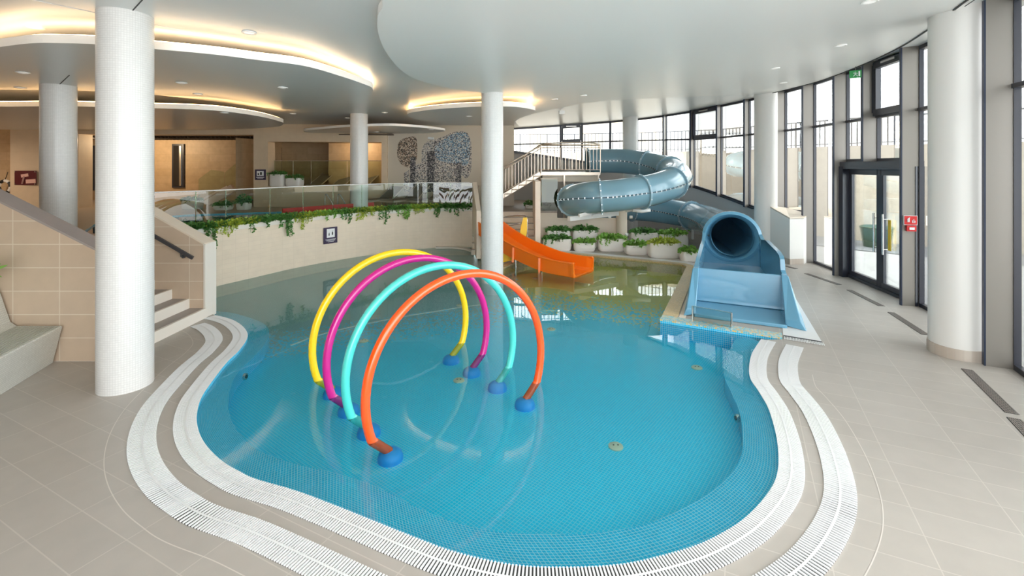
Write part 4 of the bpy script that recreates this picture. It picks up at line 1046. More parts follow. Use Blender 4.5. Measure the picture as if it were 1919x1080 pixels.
# ================================================================== GLASS FRONT (right)
fac = crom([(4.6, 1.2, 0), (5.2, 3.2, 0), (5.6, 4.4, 0), (6.12, 5.6, 0), (6.42, 6.2, 0), (6.87, 7.2, 0), (7.27, 8.3, 0), (7.48, 9.4, 0), (7.62, 10.4, 0), (7.74, 11.4, 0), (7.82, 12.3, 0), (7.8, 13.3, 0), (7.62, 14.5, 0), (7.3, 15.8, 0), (6.8, 17.3, 0), (6.1, 18.6, 0), (5.2, 19.5, 0), (3.6, 20.1, 0), (1.8, 20.4, 0), (-.15, 20.5, 0)], 12)
def fi(px): return at_px(fac, px)
def sill_at(p):
    px = CX + p.x / p.y * F
    tbl = [(940, 3.15), (992, 3.0), (1050, 2.8), (1195, 2.3), (1296, 1.74), (1412, 1.17), (1508, 1.22)]
    if p.y < 11.9: return 0.0
    if px <= tbl[0][0]: return tbl[0][1]
    for (a, za), (b, zb) in zip(tbl[:-1], tbl[1:]):
        if px <= b: return za + (zb - za) * (px - a) / (b - a)
    return tbl[-1][1]
# solid wall below the raised part of the glazing
i0 = fi(1507); low = fac[i0:]
mb = MB(); mb.wall([Vector((p.x, p.y, 0)) for p in low], 0, lambda i: sill_at(low[i]) if low[i].y > 11.9 else 1.2, 0); struct('wall_right', mb, mat('wall_grey', (.55, .53, .52), rough=.6))
mb = MB()
for i in range(len(low) - 1): mb.bar(Vector((low[i].x, low[i].y, sill_at(low[i]) + .02)), Vector((low[i + 1].x, low[i + 1].y, sill_at(low[i + 1]) + .02)), .16, .05)
struct('trim_16', mb, 'frame_dark')
# wall connecting the mural to the strip window
mb = MB(); mb.wall([Vector((XD(950, YM), YM, 0)), Vector((-.15, 18, 0)), Vector((-.15, 20.5, 0))], 0, 4.3, 0); struct('wall_return', mb, 'back_wall')
# boxed sill in front of the first raised window
t = thing('sill_box', P(1480, 496), 'white boxed wall with sloping dark ledge beside the glass doors', 'wall box')
q = [P(1440, 484), P(1480, 496), P(1506, 495), Vector((7.82, 12.3, 0)), Vector((7.75, 13.3, 0))]
mb = MB(); n = 5; zt_ = [1.40, 1.16, 1.16, 1.22, 1.3]
mb.add([(p.x, p.y, 0) for p in q] + [(p.x, p.y, z) for p, z in zip(q, zt_)], [tuple(range(n, 2 * n))] + [(i, (i + 1) % n, n + (i + 1) % n, n + i) for i in range(n)]); mb.build('body', 'column_plaster', t)
mb = MB(); mb.add([(p.x, p.y, z + .01) for p, z in zip(q, zt_)] + [(p.x, p.y, z + .035) for p, z in zip(q, zt_)], [tuple(range(n, 2 * n))] + [(i, (i + 1) % n, n + (i + 1) % n, n + i) for i in range(n)]); mb.build('ledge', 'cap_stone', t)
mb = MB(); mb.wall([q[0] + Vector((0, -.008, 0)), q[1] + Vector((0, -.01, 0)), q[2] + Vector((0, -.01, 0))], 0, .14, 0); mb.build('skirting', 'skirt_tile', t)

# fins: (pixel of the glass line, bottom z)
fins_px = [1905, 1725, 1647, 1587, 1526, 1470]
far_px = [1405, 1352, 1300, 1247, 1196, 1143, 1093, 1052]
def fin(p, tdir, zb, zt, depth, nm='window_fin', lab=''):
    nrm = Vector((-abs(tdir.y), 0, 0)); nrm = Vector((-tdir.y, tdir.x, 0)).normalized()
    if nrm.dot(Vector((0, 8, 0)) - p) < 0: nrm = -nrm
    q = Vector((p.x, p.y, 0))
    t = thing(nm, (p.x, p.y, zb), lab, 'window fin', 'dark metal fins of the glass front')
    m = Matrix((tdir, nrm, Vector((0, 0, 1)))).transposed()
    zt2 = zt + .2; h = zt2 - zb
    mb = MB(); mb.box(q + nrm * (depth / 2 + .02) + Vector((0, 0, zb + h / 2)), (.055, depth, h), m=m); mb.build('blade', 'fin_grey', t)
    mb = MB(); mb.box(q + nrm * (depth + .025) + Vector((0, 0, zb + h / 2)), (.062, .018, h), m=m); mb.build('edge_strip', 'fin_edge', t)
    mb = MB(); mb.box(q + Vector((0, 0, zb + h / 2)), (.09, .07, h), m=m); mb.build('frame_post', 'frame_dark', t)
    return t, nrm, m
def tdir_at(i):
    d = fac[min(i + 1, len(fac) - 1)] - fac[max(i - 1, 0)]; return Vector((d.x, d.y, 0)).normalized()
finlab = ['metal window fin at the right edge, beyond the large right column', 'metal fin between the glass doors and the large right column, with the red signs', 'short metal fin above the glass doors', 'metal fin at the left jamb of the glass doors', 'metal fin one bay left of the glass doors', 'metal fin over the boxed sill, next to the rear right column']
fi_idx = {}
for px, lab in zip(fins_px, finlab):
    i = fi(px); p = fac[i]; fi_idx[px] = i
    zb = 0.0
    if px == 1647: zb = 2.60
    if px == 1470: zb = 1.22
    fin(p, tdir_at(i), zb, zU(p.x, p.y), .27, lab=lab)
# extra fins out of frame to the right (seen in reflections only)
for yy, lab in ((4.4, 'metal window fin nearest the camera on the right, outside the picture'), (3.0, 'metal window fin behind the nearest one, outside the picture')):
    i = min(range(len(fac)), key=lambda k: abs(fac[k].y - yy)); fin(fac[i], tdir_at(i), 0, zU(*fac[i][:2]), .27, lab=lab)
farlab = ['fin in the rear glazing closest to the rear right column', 'second fin in the rear glazing from the rear right column', 'third fin in the rear glazing, left jamb of the dark vent window', 'fourth fin in the rear glazing, above the tube bend', 'fifth fin, just right of the thin rear column', 'fin left of the thin rear column, above the upper tube', 'fin right of the dark vent window over the tower', 'fin left of the dark vent window over the tower']
for px, lab in zip(far_px, farlab):
    i = fi(px); fin(fac[i], tdir_at(i), sill_at(fac[i]), zU(*fac[i][:2]), .16 if px > 1200 else .06, lab=lab)
# window bays: panes + frame rails between consecutive posts
def bay(n_, ia, ib, zb, rails, nm='window'):
    seg = fac[ia:ib + 1] if ia < ib else fac[ib:ia + 1]
    zt = lambda i: zU(seg[i].x, seg[i].y)
    zbf = (lambda i: sill_at(seg[i]) + .03) if zb is None else (lambda i: zb)
    mb = MB()
    for i in range(len(seg) - 1):
        for zf_ in (lambda k: zbf(k) + .03, lambda k: zt(k) - .035): mb.bar(Vector((seg[i].x, seg[i].y, zf_(i))), Vector((seg[i + 1].x, seg[i + 1].y, zf_(i + 1))), .07, .07)
    o = struct('%s_%d' % (nm, n_), mb, 'frame_dark')
    for r_ in rails:
        mb = MB(); mb.bar(Vector((seg[0].x, seg[0].y, r_(seg[0]))), Vector((seg[-1].x, seg[-1].y, r_(seg[-1]))), .11, .055); mb.build('rail', 'frame_dark', o)
    mb = MB(); mb.wall([Vector((p.x, p.y, 0)) for p in seg], zbf, zt, 0); mb.build('pane', 'pane_glass', o)
    return o
r_up = lambda p: ZD(198, 8.6) if p.y < 12 else H0 + (zU(p.x, p.y) - H0) * (.50 if p.y < 16 else .52)
r_up = lambda p: H0 + (zU(p.x, p.y) - H0) * (.47 if p.y < 17 else (.47 + .1 * (p.y - 17) / 3.5))
order = [fi_idx[p] for p in fins_px]
ii = min(range(len(fac)), key=lambda k: abs(fac[k].y - 4.4)); ij = min(range(len(fac)), key=lambda k: abs(fac[k].y - 3.0))
wn_ = 4
bay(wn_, 0, ij, 0, [r_up]); wn_ += 1
bay(wn_, ij, ii, 0, [r_up]); wn_ += 1
bay(wn_, ii, order[0], 0, [r_up]); wn_ += 1
bay(wn_, order[0], order[1], 0, [r_up]); wn_ += 1
bay(wn_, order[1], order[2], 2.60, [r_up]); wn_ += 1      # above the doors
bay(wn_, order[2], order[3], 2.60, [r_up]); wn_ += 1
bay(wn_, order[3], order[4], 0, [r_up]); wn_ += 1
bay(wn_, order[4], order[5], None, [r_up]); wn_ += 1
fidx = [order[5]] + [fi(p) for p in far_px] + [len(fac) - 1]
for a_, b_ in zip(fidx[:-1], fidx[1:]): bay(wn_, a_, b_, None, [r_up]); wn_ += 1
# opening sashes (dark vent windows)
def sash(ia, ib, n_):
    a, b = fac[ia], fac[ib]; d = (b - a).normalized(); a = a + d * .06; b = b - d * .06
    nrm = Vector((-d.y, d.x, 0)); nrm = nrm if nrm.dot(Vector((0, 8, 0)) - a) > 0 else -nrm; a = a + nrm * .07; b = b + nrm * .07
    za = lambda p: r_up(p) + .08; zb = lambda p: zU(p.x, p.y) - .10
    t = bpy.data.objects.new('x', None) if False else None
    mb = MB(); A0, B0 = Vector((a.x, a.y, za(a))), Vector((b.x, b.y, za(b))); A1, B1 = Vector((a.x, a.y, zb(a))), Vector((b.x, b.y, zb(b)))
    for p, q in ((A0, B0), (A1, B1), (A0, A1), (B0, B1)): mb.bar(p, q, .10, .13)
    o = struct('window_%d' % n_, mb, 'frame_dark')
    mb = MB(); c = (A1 + B1) / 2 + nrm * .08; mb.bar(c - d * .22, c + d * .22, .05, .04); mb.build('opener', 'steel', o)
sash(order[2], order[1], 40); sash(fidx[3], fidx[2], 41); sash(fidx[8], fidx[7], 42)
# head reveal above glazing
# glass doors between fin 1725 and fin 1587
ia, ib = order[1], order[3]; a, b = fac[ia].copy(), fac[ib].copy(); d = (b - a).normalized(); nrm = Vector((-d.y, d.x, 0)); nrm = nrm if nrm.x < 0 else -nrm
L = (b - a).length; ZH = 2.50
def dp(s_, off, z): q = a + d * s_ + nrm * off; return Vector((q.x, q.y, z))
mb = MB(); mb.bar(dp(0, .05, ZH + .02), dp(L, .05, ZH + .02), .24, .16); mb.bar(dp(0, .0, .03), dp(L, .0, .03), .12, .06)
mb.bar(dp(.03, .02, 0), dp(.03, .02, ZH), .16, .10); mb.bar(dp(L - .05, .08, 0), dp(L - .05, .08, ZH), .22, .2); o = struct('trim_17', mb, 'frame_dark')
md = L * .47
for n_, (s0, s1) in enumerate(((.08, md), (md, L - .13))):
    mb = MB()
    mb.bar(dp(s0, 0, .09), dp(s1, 0, .09), .06, .14); mb.bar(dp(s0, 0, ZH - .12), dp(s1, 0, ZH - .12), .06, .12)
    mb.bar(dp(s0 + .05, 0, .02), dp(s0 + .05, 0, ZH - .06), .06, .10); mb.bar(dp(s1 - .05, 0, .02), dp(s1 - .05, 0, ZH - .06), .06, .10)
    o = struct('door_%d' % (n_ + 1), mb, 'frame_dark')
    mb = MB(); mb.bar(dp(s0 + .08, 0, 1.25), dp(s1 - .08, 0, 1.25), .012, 2.2); mb.build('pane', 'pane_glass', o)
    hs = s1 - .20 if n_ == 0 else s0 + .09
    mb = MB(); mb.tube([dp(hs, .09, .75), dp(hs, .09, 1.55)], .018, 10); mb.tube([dp(hs, .09, .85), dp(hs, 0, .85)], .01, 8); mb.tube([dp(hs, .09, 1.45), dp(hs, 0, 1.45)], .01, 8); mb.build('pull_handle', 'steel', o, True, 40)
mb = MB(); mb.bar(dp(md - .33, .04, .85), dp(md - .33, .04, 1.45), .01, .07)
tag(mb.build('yellow_strip', 'yellow_tape'), 'vertical yellow strip on the right glass door leaf beside its handle', 'marking strip')

# signs on the fin by the doors
def flat(name, c, wd, ht, m, parent=None, nrm=Vector((0, -1, 0)), th_=.012, side=None):
    nrm = nrm.normalized(); side = Vector((-nrm.y, nrm.x, 0)); mm = Matrix((side, -nrm, Vector((0, 0, 1)))).transposed()
    mb = MB(); mb.box(Vector(c), (wd, th_, ht), m=mm); return mb.build(name, m, parent)
i = order[1]; p = fac[i]; td = tdir_at(i); td = td if td.y < 0 else -td
nf = Vector((-tdir_at(i).y, tdir_at(i).x, 0)); nf = nf if nf.x < 0 else -nf
c = Vector((p.x, p.y, 0)) + nf * .17 + td * .045; zc1 = ZD(413, c.y); zc2 = ZD(428, c.y)
t = thing('fire_sign', (c.x, c.y, zc1), 'red and white fire sign on the fin beside the glass doors', 'sign')
flat('board', (c.x, c.y, zc1), .21, .17, 'sign_white', t, td); flat('red_field', (c.x + td.x * .008, c.y + td.y * .008, zc1), .19, .15, 'sign_red', t, td)
sd_ = Vector((-td.y, td.x, 0)); q = c + td * .016
mb = MB(); mb.tube([q - sd_ * .04 + Vector((0, 0, zc1 - .03)) , q - sd_ * .04 + Vector((0, 0, zc1 + .03))], .018, 10); mb.tube([q - sd_ * .04 + Vector((0, 0, zc1 + .03)), q - sd_ * .015 + Vector((0, 0, zc1 + .045))], .007, 6); mb.build('pictogram', 'sign_white', t)
mb = MB()
for k, h in enumerate((.05, .07, .04)): mb.tube([q + sd_ * (.025 + .018 * k) + Vector((0, 0, zc1 - .045)), q + sd_ * (.022 + .02 * k) + Vector((0, 0, zc1 - .045 + h))], .006, 6)
mb.build('flames', 'sign_white', t)
t = thing('fire_alarm', (c.x, c.y, zc2), 'small red alarm sounder just below the fire sign', 'fire alarm')
mb = MB(); mb.box(c + Vector((0, 0, zc2)) + td * .02, (.14, .05, .10), m=Matrix((sd_, td, Vector((0, 0, 1)))).transposed()); mb.build('body', 'sign_red', t)
flat('label_plate', c + td * .048 + Vector((0, 0, zc2)), .08, .04, 'sign_white', t, td)
# exit sign
p = D(1603, 139, 9.6); t = thing('exit_sign', p, 'green hanging exit sign with running figure near the top of the glass front', 'exit sign')
flat('board', p, .20, .15, 'sign_green', t, Vector((-.55, -.83, 0)), .03)
mb = MB(); nn = Vector((-.55, -.83, 0)).normalized(); sd_ = Vector((-nn.y, nn.x, 0)); c = p + nn * .018
mb.tube([c + Vector((0, 0, .045)), c + Vector((0, 0, .046))], .014, 8)
for a_, b_ in (((0, .03), (-.005, -.01)), ((-.005, -.01), (-.035, -.045)), ((-.005, -.01), (.03, -.03)), ((.03, -.03), (.03, -.055)), ((0, .02), (.035, .01)), ((0, .02), (-.035, .02))):
    mb.tube([c + sd_ * a_[0] + Vector((0, 0, a_[1])), c + sd_ * b_[0] + Vector((0, 0, b_[1]))], .007, 6)
mb.build('figure', 'sign_white', t)
mb = MB(); mb.bar(c + sd_ * .06 + Vector((0, 0, -.05)), c + sd_ * .06 + Vector((0, 0, .05)), .02, .03); mb.build('door_pictogram', 'sign_white', t)
mb = MB(); mb.tube([p, p + Vector((0, 0, zU(p.x, p.y) - p.z))], .006, 6); mb.build('hanger', 'steel', t)

# drains in the floor
for k, (px0, py0, px1, py1, lab) in enumerate(((1812, 693, 1897, 776, 'dark slot drain grille in the floor right of the large right column'), (1900, 785, 1990, 880, 'dark slot drain grille cut by the right edge of the picture'), (1670, 586, 1735, 628, 'dark slot drain grille just left of the large right column'), (1592, 544, 1652, 574, 'dark slot drain grille in front of the glass doors'), (1511, 513, 1573, 534, 'dark slot drain grille in front of the boxed sill'), (1452, 494, 1492, 504, 'smallest slot drain grille beside the blue slide'))):
    a, b = P(px0, py0), P(px1, py1); d = (b - a); L = d.length; d.normalize(); s_ = Vector((-d.y, d.x, 0))
    t = thing('floor_drain', a, lab, 'drain grille', 'dark slot drains along the glass front')
    w_ = .11; mb = MB(); mb.box((a + b) / 2 + Vector((0, 0, .0015)), (L, w_, .003), math.atan2(d.y, d.x)); mb.build('slot', 'channel_dark', t)
    mb = MB(); n = int(L / .022)
    for j in range(7): q0 = a + s_ * (-.045 + .015 * j); mb.bar(q0 + Vector((0, 0, .005)), q0 + d * L + Vector((0, 0, .005)), .005, .004)
    for j in range(0, n, 2): q0 = a + d * (L * j / n); mb.bar(q0 - s_ * .05 + Vector((0, 0, .005)), q0 + s_ * .05 + Vector((0, 0, .005)), .004, .003)
    mb.build('grille', 'perforated', t)

# ================================================================== OUTSIDE
mb = sheet([[(4.4, -12), (60, -12), (60, 60), (-40, 60), (-40, 21), (0, 20.8), (5.2, 19.8), (7.0, 17.5), (7.9, 14.6), (8.1, 12.3), (7.75, 9.4), (7.4, 8.0), (6.4, 6.0), (5.5, 3.9)]], lambda x, y: -.03)
struct('ground', mb, 'outdoor_paving')
cw = crom([(40, 2, 0), (24, 7, 0), (17, 11, 0), (14.5, 13.5, 0), (12.4, 15.2, 0), (11, 17, 0), (10.2, 19.2, 0), (8.8, 21.6, 0), (5.5, 23.4, 0), (1, 24.2, 0), (-6, 24.4, 0)], 6)
mb = MB(); mb.wall([Vector((p.x, p.y, 0)) for p in cw], -.03, 3.2, .25); struct('wall_outside', mb, 'concrete')
mb = MB(); a = offset(cw, -.9); a = a if a[20].x < cw[20].x else offset(cw, .9); vs = []
b = offset(cw, .02)
for p, q in zip(a, cw): vs += [(p.x, p.y, -.02), (q.x, q.y, -.02)]
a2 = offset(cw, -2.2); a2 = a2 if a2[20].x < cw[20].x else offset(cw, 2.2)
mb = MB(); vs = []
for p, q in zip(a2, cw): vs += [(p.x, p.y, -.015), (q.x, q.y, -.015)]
mb.add(vs, [(2 * i, 2 * i + 1, 2 * i + 3, 2 * i + 2) for i in range(len(cw) - 1)]); struct('path', mb, 'terrace_shade')  # darker grey strip stands in for the wall's shade on the paving
mb = MB(); mb.wall([Vector((-24, -3.2, 0)), Vector((-24, 19.4, 0))], 0, 4.6, 0); struct('wall_side_block', mb, 'back_wall')  # unseen wall added to keep bluish sky light off the back left
mb = MB(); mb.wall([Vector((-24, -3.2, 0)), Vector((-3.0, -3.2, 0))], 0, 4.6, 0); struct('wall_rear_block', mb, 'back_wall')  # unseen wall added to block sky light from behind on the left
rl = resample([Vector((p.x, p.y, 3.2)) for p in cw[12:56]], 8)
places = ['far right', 'right', 'opposite the glass doors', 'behind the fin left of the doors', 'behind the rear right column', 'behind the tube bend', 'behind the slide tower']
for k in range(7):
    t = thing('terrace_railing', rl[k], 'dark balustrade section on the concrete wall outside, ' + places[k], 'railing', 'balustrade sections on the outside wall')
    a, b = rl[k], rl[k + 1]; up = Vector((0, 0, .95))
    mb = MB(); mb.bar(a + up, b + up, .05, .04); mb.bar(a + Vector((0, 0, .1)), b + Vector((0, 0, .1)), .03, .03); mb.build('rail', 'rail_dark', t)
    n = int((b - a).length / .17)
    for j in range(n):
        q = a.lerp(b, j / n); mb = MB(); mb.box(q + Vector((0, 0, .47)), (.03 if j % 8 else .06, .03, .95)); mb.build('baluster' if j % 8 else 'post', 'rail_dark', t)
# building far outside
t = thing('white_building', (6, 36, 0), 'pale building with stepped terraces far outside beyond the rear glazing', 'building')
mb = MB(); mb.box((4, 38, 3.2), (16, 6, 6.4)); mb.box((14, 42, 4), (10, 6, 8)); mb.build('walls', 'outside_white', t)
for x, z in ((-2, 4.6), (2, 4.6), (6, 4.6), (10, 4.6)):
    mb = MB(); mb.box((x, 34.98, z), (1.6, .06, 1.6)); mb.build('window', 'outside_cream', t)
mb = MB(); mb.box((4, 34.4, 3.4), (16, 1.2, .3)); mb.box((4, 34.4, 5.9), (16, 1.2, .3)); mb.build('balcony', 'outside_cream', t)
p = P(1625, 458); t = thing('waste_bin', Vector((11.4, 14.7, 0)), 'greenish round bin outside behind the left glass door leaf', 'bin')
mb = MB(); mb.lathe((11.4, 14.7, -.02), [(.34, 0), (.42, .55), (.45, .62), (.38, .66), (0, .68)], 24); mb.build('body', 'green_bin', t, True, 40)

# ================================================================== SIGNS ON THE LEFT
# purple pool sign on the planter wall
i = at_px(wl2, 619); p = wl2[i]; td = (wl2[i + 1] - wl2[i - 1]).normalized(); nrm = Vector((td.y, -td.x, 0)); nrm = nrm if nrm.y < 0 else -nrm
zc_ = ZD(441, p.y); c = Vector((p.x, p.y, zc_)) + nrm * .03
t = thing('pool_sign', c, 'square purple sign with white pictogram hanging on the planter wall', 'sign')
flat('board', c, .40, .43, 'sign_purple', t, nrm)
flat('white_panel', c + nrm * .010 + Vector((0, 0, .06)), .23, .23, 'sign_white', t, nrm)
sd_ = Vector((-nrm.y, nrm.x, 0)); q = c + nrm * .02 + Vector((0, 0, .06))
mb = MB(); mb.tube([q + sd_ * .05 + Vector((0, 0, .06)), q + sd_ * .05 + Vector((0, 0, .061))], .022, 10); mb.bar(q + sd_ * .05 + Vector((0, 0, .03)), q + sd_ * .05 + Vector((0, 0, -.05)), .01, .05); mb.tube([q - sd_ * .05 + Vector((0, 0, .02)), q - sd_ * .05 + Vector((0, 0, .021))], .016, 10); mb.bar(q - sd_ * .05, q - sd_ * .05 + Vector((0, 0, -.06)), .01, .035); mb.build('pictogram', 'black', t)
mb = MB()
for r_, wd in ((-.105, .30), (-.135, .24), (-.165, .16)):
    x = -wd / 2
    while x < wd / 2:
        l_ = rng.uniform(.015, .04); mb.bar(c + nrm * .010 + sd_ * x + Vector((0, 0, r_)), c + nrm * .010 + sd_ * (x + l_) + Vector((0, 0, r_)), .006, .013); x += l_ + .008
mb.build('lettering', 'sign_white', t)
# sign on the pillar between the openings
Ys = bw_y(488) - .03; c = D(488, 327.5, Ys)
t = thing('wall_sign', c, 'small dark sign with white picture on the pillar between the two back openings', 'sign')
flat('board', c, .37, .36, 'sign_purple', t); flat('white_panel', c + Vector((0, -.01, .04)), .24, .17, 'sign_white', t)
mb = MB(); mb.box(c + Vector((.03, -.02, .04)), (.05, .008, .10)); mb.box(c + Vector((-.06, -.02, .02)), (.04, .008, .06)); mb.build('pictogram', 'black', t)
mb = MB(); mb.box(c + Vector((0, -.01, -.09)), (.28, .008, .02)); mb.box(c + Vector((0, -.01, -.125)), (.2, .008, .015)); mb.build('lettering', 'sign_white', t)
# picture plate on the left wall
Ys = bw_y(48) - .03; c = D(48, 333.5, Ys)
t = thing('picture_plate', c, 'glossy dark red picture plate showing hands on the left back wall', 'picture')
flat('plate', c, .72, .47, 'sign_dark_red', t)
mb = MB(); mb.bar(c + Vector((-.08, -.012, -.20)), c + Vector((-.02, -.012, .06)), .006, .09); mb.bar(c + Vector((-.14, -.012, .06)), c + Vector((.10, -.012, .10)), .006, .10); mb.bar(c + Vector((.02, -.012, -.12)), c + Vector((.34, -.012, -.10)), .006, .13); mb.build('picture_hands', 'sign_skin', t)
mb = MB()
for dx in (-.33, .33):
    for dz in (-.2, .2): mb.cyl(c + Vector((dx, -.03, dz)), .018, .02, 10, 'y')
mb.build('stud', 'steel', t)
# life ring far left
Yl = 16.0; c = D(9, 350, Yl); t = thing('life_ring', c, 'black and white life ring hanging in the niche at the far left edge', 'life ring')
for k in range(8):
    mb = MB(); pts = [c + Vector((.20 * math.cos(a), 0, .20 * math.sin(a))) for a in [PI / 4 * k + PI / 4 * j / 6 for j in range(7)]]; mb.tube(pts, .05, 10); mb.build('ring_segment', 'white_plastic' if k % 2 else 'black', t, True, 50)
mb = MB(); mb.tube([c + Vector((0, 0, .2)), c + Vector((0, .1, .5))], .01, 6); mb.build('strap', 'black', t)
# niche behind it
mb = MB(); mb.wall([Vector((-22, 16.25, 0)), Vector((XD(20, 16.2), 16.25, 0))], ZD1, 3.8, 0); struct('wall_niche', mb, 'stone_wall')

# objects on the upper level
gp = 'white planters on the upper level'
planter(336, 367, 376, 15.2, ZD1, 'low white planter farthest left on the upper deck behind the glass', 'leaf_dark', gp, dens=.7)
planter(395, 425, 386, 14.95, ZD1, 'low white planter before the ramp on the upper deck', 'leaf_dark', gp, dens=.8)
planter(440, 463, 380, 15.1, ZD1, 'taller white planter with flowers next to the pillar on the upper deck', 'leaf_dark', gp, hang=((455, .15),), dens=1.2, grow=.3)
planter(502, 530, 327, 16.2, ZD(350, 16.2), 'tall pale green-white planter on the ledge beside the pillar', 'leaf_dark', gp, dens=.8, mpot='pot_white')
planter(532, 561, 334, 16.2, ZD(350, 16.2), 'lower pale green-white planter on the ledge, right of the tall one', 'leaf_dark', gp, dens=.5)
# ramp stringer in the left opening
t = thing('stair_flight', D(400, 380, 17.5), 'cream stair stringer rising inside the left back opening', 'stairs')
mb = MB(); mb.bar(D(368, 396, 17.2), D(438, 352, 17.2), .15, .28); mb.build('stringer', 'cap_stone', t)
mb = MB(); mb.bar(D(372, 378, 17.3), D(425, 350, 17.3), .05, .06); mb.bar(D(373, 379, 17.3), D(373, 396, 17.3), .05, .05); mb.build('handrail', 'cap_stone', t)
# green-tinted glass screen behind the stairs
t = thing('shower_glass', D(418, 350, 18.0), 'pale green curved glass panels behind the stair in the left back opening', 'glass screen')
for x0, x1, y0 in ((372, 420, 318), (421, 463, 306)):
    q = [D(x0, 352, 18), D(x0, y0 + 18, 18), D((x0 + x1) / 2, y0, 18), D(x1, y0 + 4, 18), D(x1, 352, 18)]; n = 5
    q[0].z = q[4].z = ZD1
    mb = MB(); mb.add(q + [p + Vector((0, .02, 0)) for p in q], [tuple(range(n)), tuple(reversed(range(n, 2 * n)))] + [(i, n + i, n + (i + 1) % n, (i + 1) % n) for i in range(n)]); mb.build('panel', 'green_glass', t)
# loungers
def lounger(x, y, z, rz, lab, grp, first=[None]):
    if first[0] is None:
        t = thing('sun_lounger', (0, 0, 0), lab, 'sun lounger', grp); first[0] = t
        mb = MB(); mb.box((0, -.3, .30), (.58, 1.2, .04)); mb.build('seat', 'lounger_fabric', t)
        mb = MB(); mb.bar((0, .3, .31), (0, .88, .68), .56, .035); mb.build('backrest', 'lounger_fabric', t)
        mb = MB()
        for s_ in (-1, 1): mb.bar((s_ * .3, -.92, .28), (s_ * .3, .9, .28), .03, .05); mb.bar((s_ * .3, .28, .3), (s_ * .3, .92, .72), .03, .03)
        mb.bar((-.3, -.92, .28), (.3, -.92, .28), .03, .05); mb.build('frame', 'lounger_frame', t)
        for sx in (-.3, .3):
            for sy in (-.8, .6): mb = MB(); mb.box((sx, sy, .135), (.035, .035, .27)); mb.build('leg', 'lounger_frame', t)
    else:
        t = copy_tree(first[0]); t['label'] = lab; t['group'] = grp
    t.location = (x, y, z); t.rotation_euler = (0, 0, rz)
nth = ['first', 'second', 'third', 'fourth', 'fifth', 'sixth', 'seventh', 'eighth']
for k, px in enumerate((712, 760, 808, 856)):
    lab = ['brown sun lounger right of the rear white column, behind the glass', 'second sun lounger right of the rear white column', 'second sun lounger from the sloping end wall', 'sun lounger right beside the sloping end wall'][k]
    lounger(XD(px, 15.75), 15.75, ZD1, R(-28), lab, 'sun loungers behind the glass balustrade')
for k, px in enumerate((580, 625, 670)):
    lounger(XD(px, 17.6), 17.6, ZD(348, 16.9) - .3, R(-25), ['dim sun lounger left in the right back opening', 'dim sun lounger in the middle of the right back opening', 'dim sun lounger right in the back opening, near the white column'][k], 'sun loungers in the back room')
mb = MB(); mb.box((XD(610, 17.6), 17.75, ZD(348, 16.9) - .33), (4.2, 1.7, .06)); struct('floor_niche', mb, 'deck_upper')

# ================================================================== DOWNLIGHTS AND SMALL CEILING THINGS
dl_px = [(67,51,'M','downlight nearest the top left corner'),(467,61,'M','downlight on the left ceiling above the large island edge'),
 (43,136,'1','left downlight in the large ceiling island'),(38,164,'1x','small downlight beneath the left one in the large island'),(340,155,'1','downlight in the middle of the large ceiling island'),(371,184,'M2','downlight behind the large ceiling island'),
 (530,200,'1','downlight near the far edge of the large island'),(549,213,'M','small downlight between the large and back islands'),(651,221,'M','small downlight left of the rear white column'),(721,211,'M','downlight right of the rear white column'),
 (420,209,'2','downlight in the warm lit back island'),(706,256,'S','small downlight in the plain rear island'),(808,243,'S','downlight at the right end of the plain rear island'),(879,218,'3','downlight in the small island left of the central column'),
 (860,229,'M','tiny downlight above the tree mosaic'),(1093,179,'C','downlight at the far edge of the big ceiling sheet'),(1039,186,'C','small downlight right of the central column'),(1575,85,'C','downlight near the glass front, above the doors'),(1630,3,'C','large downlight at the top edge right of centre'),(1452,128,'C','faint downlight in front of the rear right column'),(1467,155,'C','tiny downlight by the top of the rear right column')]
LAMPS = [(-18, 12.0, 3.9, 200, (1, .82, .64))]  # unseen fill lamp added to warm the back left
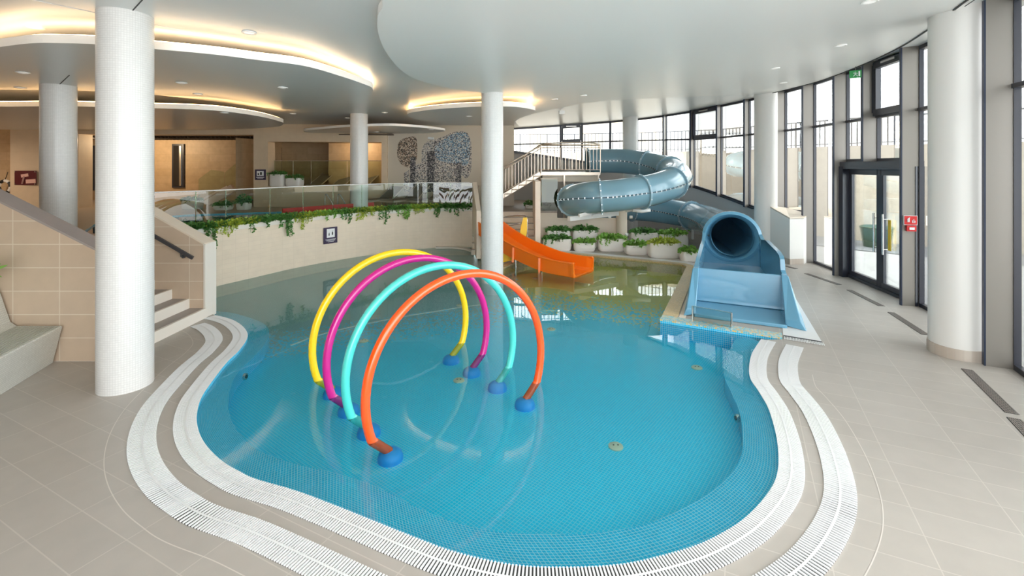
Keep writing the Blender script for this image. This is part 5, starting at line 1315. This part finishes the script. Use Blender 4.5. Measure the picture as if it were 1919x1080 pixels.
for px, py, w_, lab in dl_px:
    if w_ == 'M': p = PL(px, py, zM)
    elif w_ == 'M2': p = P(px, py - 8, 3.96)
    elif w_[0] == '1': p = P(px, min(py, 164), 3.96)
    elif w_ == '2': p = P(px, py + 2, 3.70)
    elif w_ == 'S': p = P(px, 247 if px < 780 else 243, 3.67)
    elif w_ == '3': p = P(px, py, 3.87)
    else: p = PL(px, py, zC)
    p = p - Vector((0, 0, .006))
    t = thing('downlight', p, 'round recessed ' + lab, 'ceiling light', 'recessed downlights')
    mb = MB(); mb.lathe(p, [(.062, -.004), (.085, -.006), (.09, .012)], 28); mb.build('trim_ring', 'rim_paint', t, True, 40)
    mb = MB(); mb.lathe(p, [(0, -.002), (.062, -.002)], 28); mb.build('lens', 'lens', t)
    pass
p = D(1053, 211, 14.6); t = thing('ceiling_speaker', p, 'small white box speaker under the far edge of the ceiling', 'speaker')
mb = MB(); mb.box(p, (.17, .14, .12)); mb.build('case', 'white_plastic', t); mb = MB(); mb.box(p + Vector((0, 0, .3)), (.03, .03, .55)); mb.build('bracket', 'white_plastic', t)
p = D(808, 260, YM - .15); t = thing('security_camera', p, 'small white camera on the wall between the mosaic trees', 'camera')
mb = MB(); mb.tube([p + Vector((0, .15, 0)), p], .02, 8); mb.build('mount', 'white_plastic', t, True, 40)
mb = MB(); mb.tube([p + Vector((-.1, -.02, .02)), p + Vector((.1, -.06, 0))], .045, 12); mb.build('housing', 'white_plastic', t, True, 40)

# leaf tip at left edge: plant standing on the bench back
t = thing('potted_plant', (-6.86, 5.55, 1.02), 'green plant standing on the bench back at the left edge', 'plant')
mb = MB(); mb.lathe((-6.75, 5.5, 1.02), [(.0, 0), (.09, 0), (.12, .2), (.10, .2), (.09, .17), (0, .17)], 20); mb.build('pot', 'pot_white', t, True, 40)
mb = MB(); bushy(mb, (-6.6, 5.5, 1.2), .55, .3, .14, 90, .12, rng); mb.build('leaves', 'leaf_mid', t)

for x_, y_, z_, e_ in ((-5.74, 17.4, 3.3, 45), (-14.3, 17.6, 3.4, 190)):
    l_ = bpy.data.lights.new('niche_fill', 'POINT'); l_.energy = e_; l_.color = (1, .76, .48); l_.shadow_soft_size = .04  # unseen lamp added behind a column to brighten the back rooms
    o = bpy.data.objects.new('niche_fill', l_); col.objects.link(o); o.location = (x_, y_, z_)
# ================================================================== ROOM LIGHT: added fill lamp out of view at the left
def area(name, loc, size, power, colr, rot=(0, 0, 0)):
    l_ = bpy.data.lights.new(name, 'AREA'); l_.shape = 'DISK'; l_.size = size; l_.energy = power; l_.color = colr
    o = bpy.data.objects.new(name, l_); col.objects.link(o); o.location = loc; o.rotation_euler = rot; return o
for x, y, z, pw_, c in LAMPS:
    area('left_fill', (x, y, z), 1.6, pw_, c)
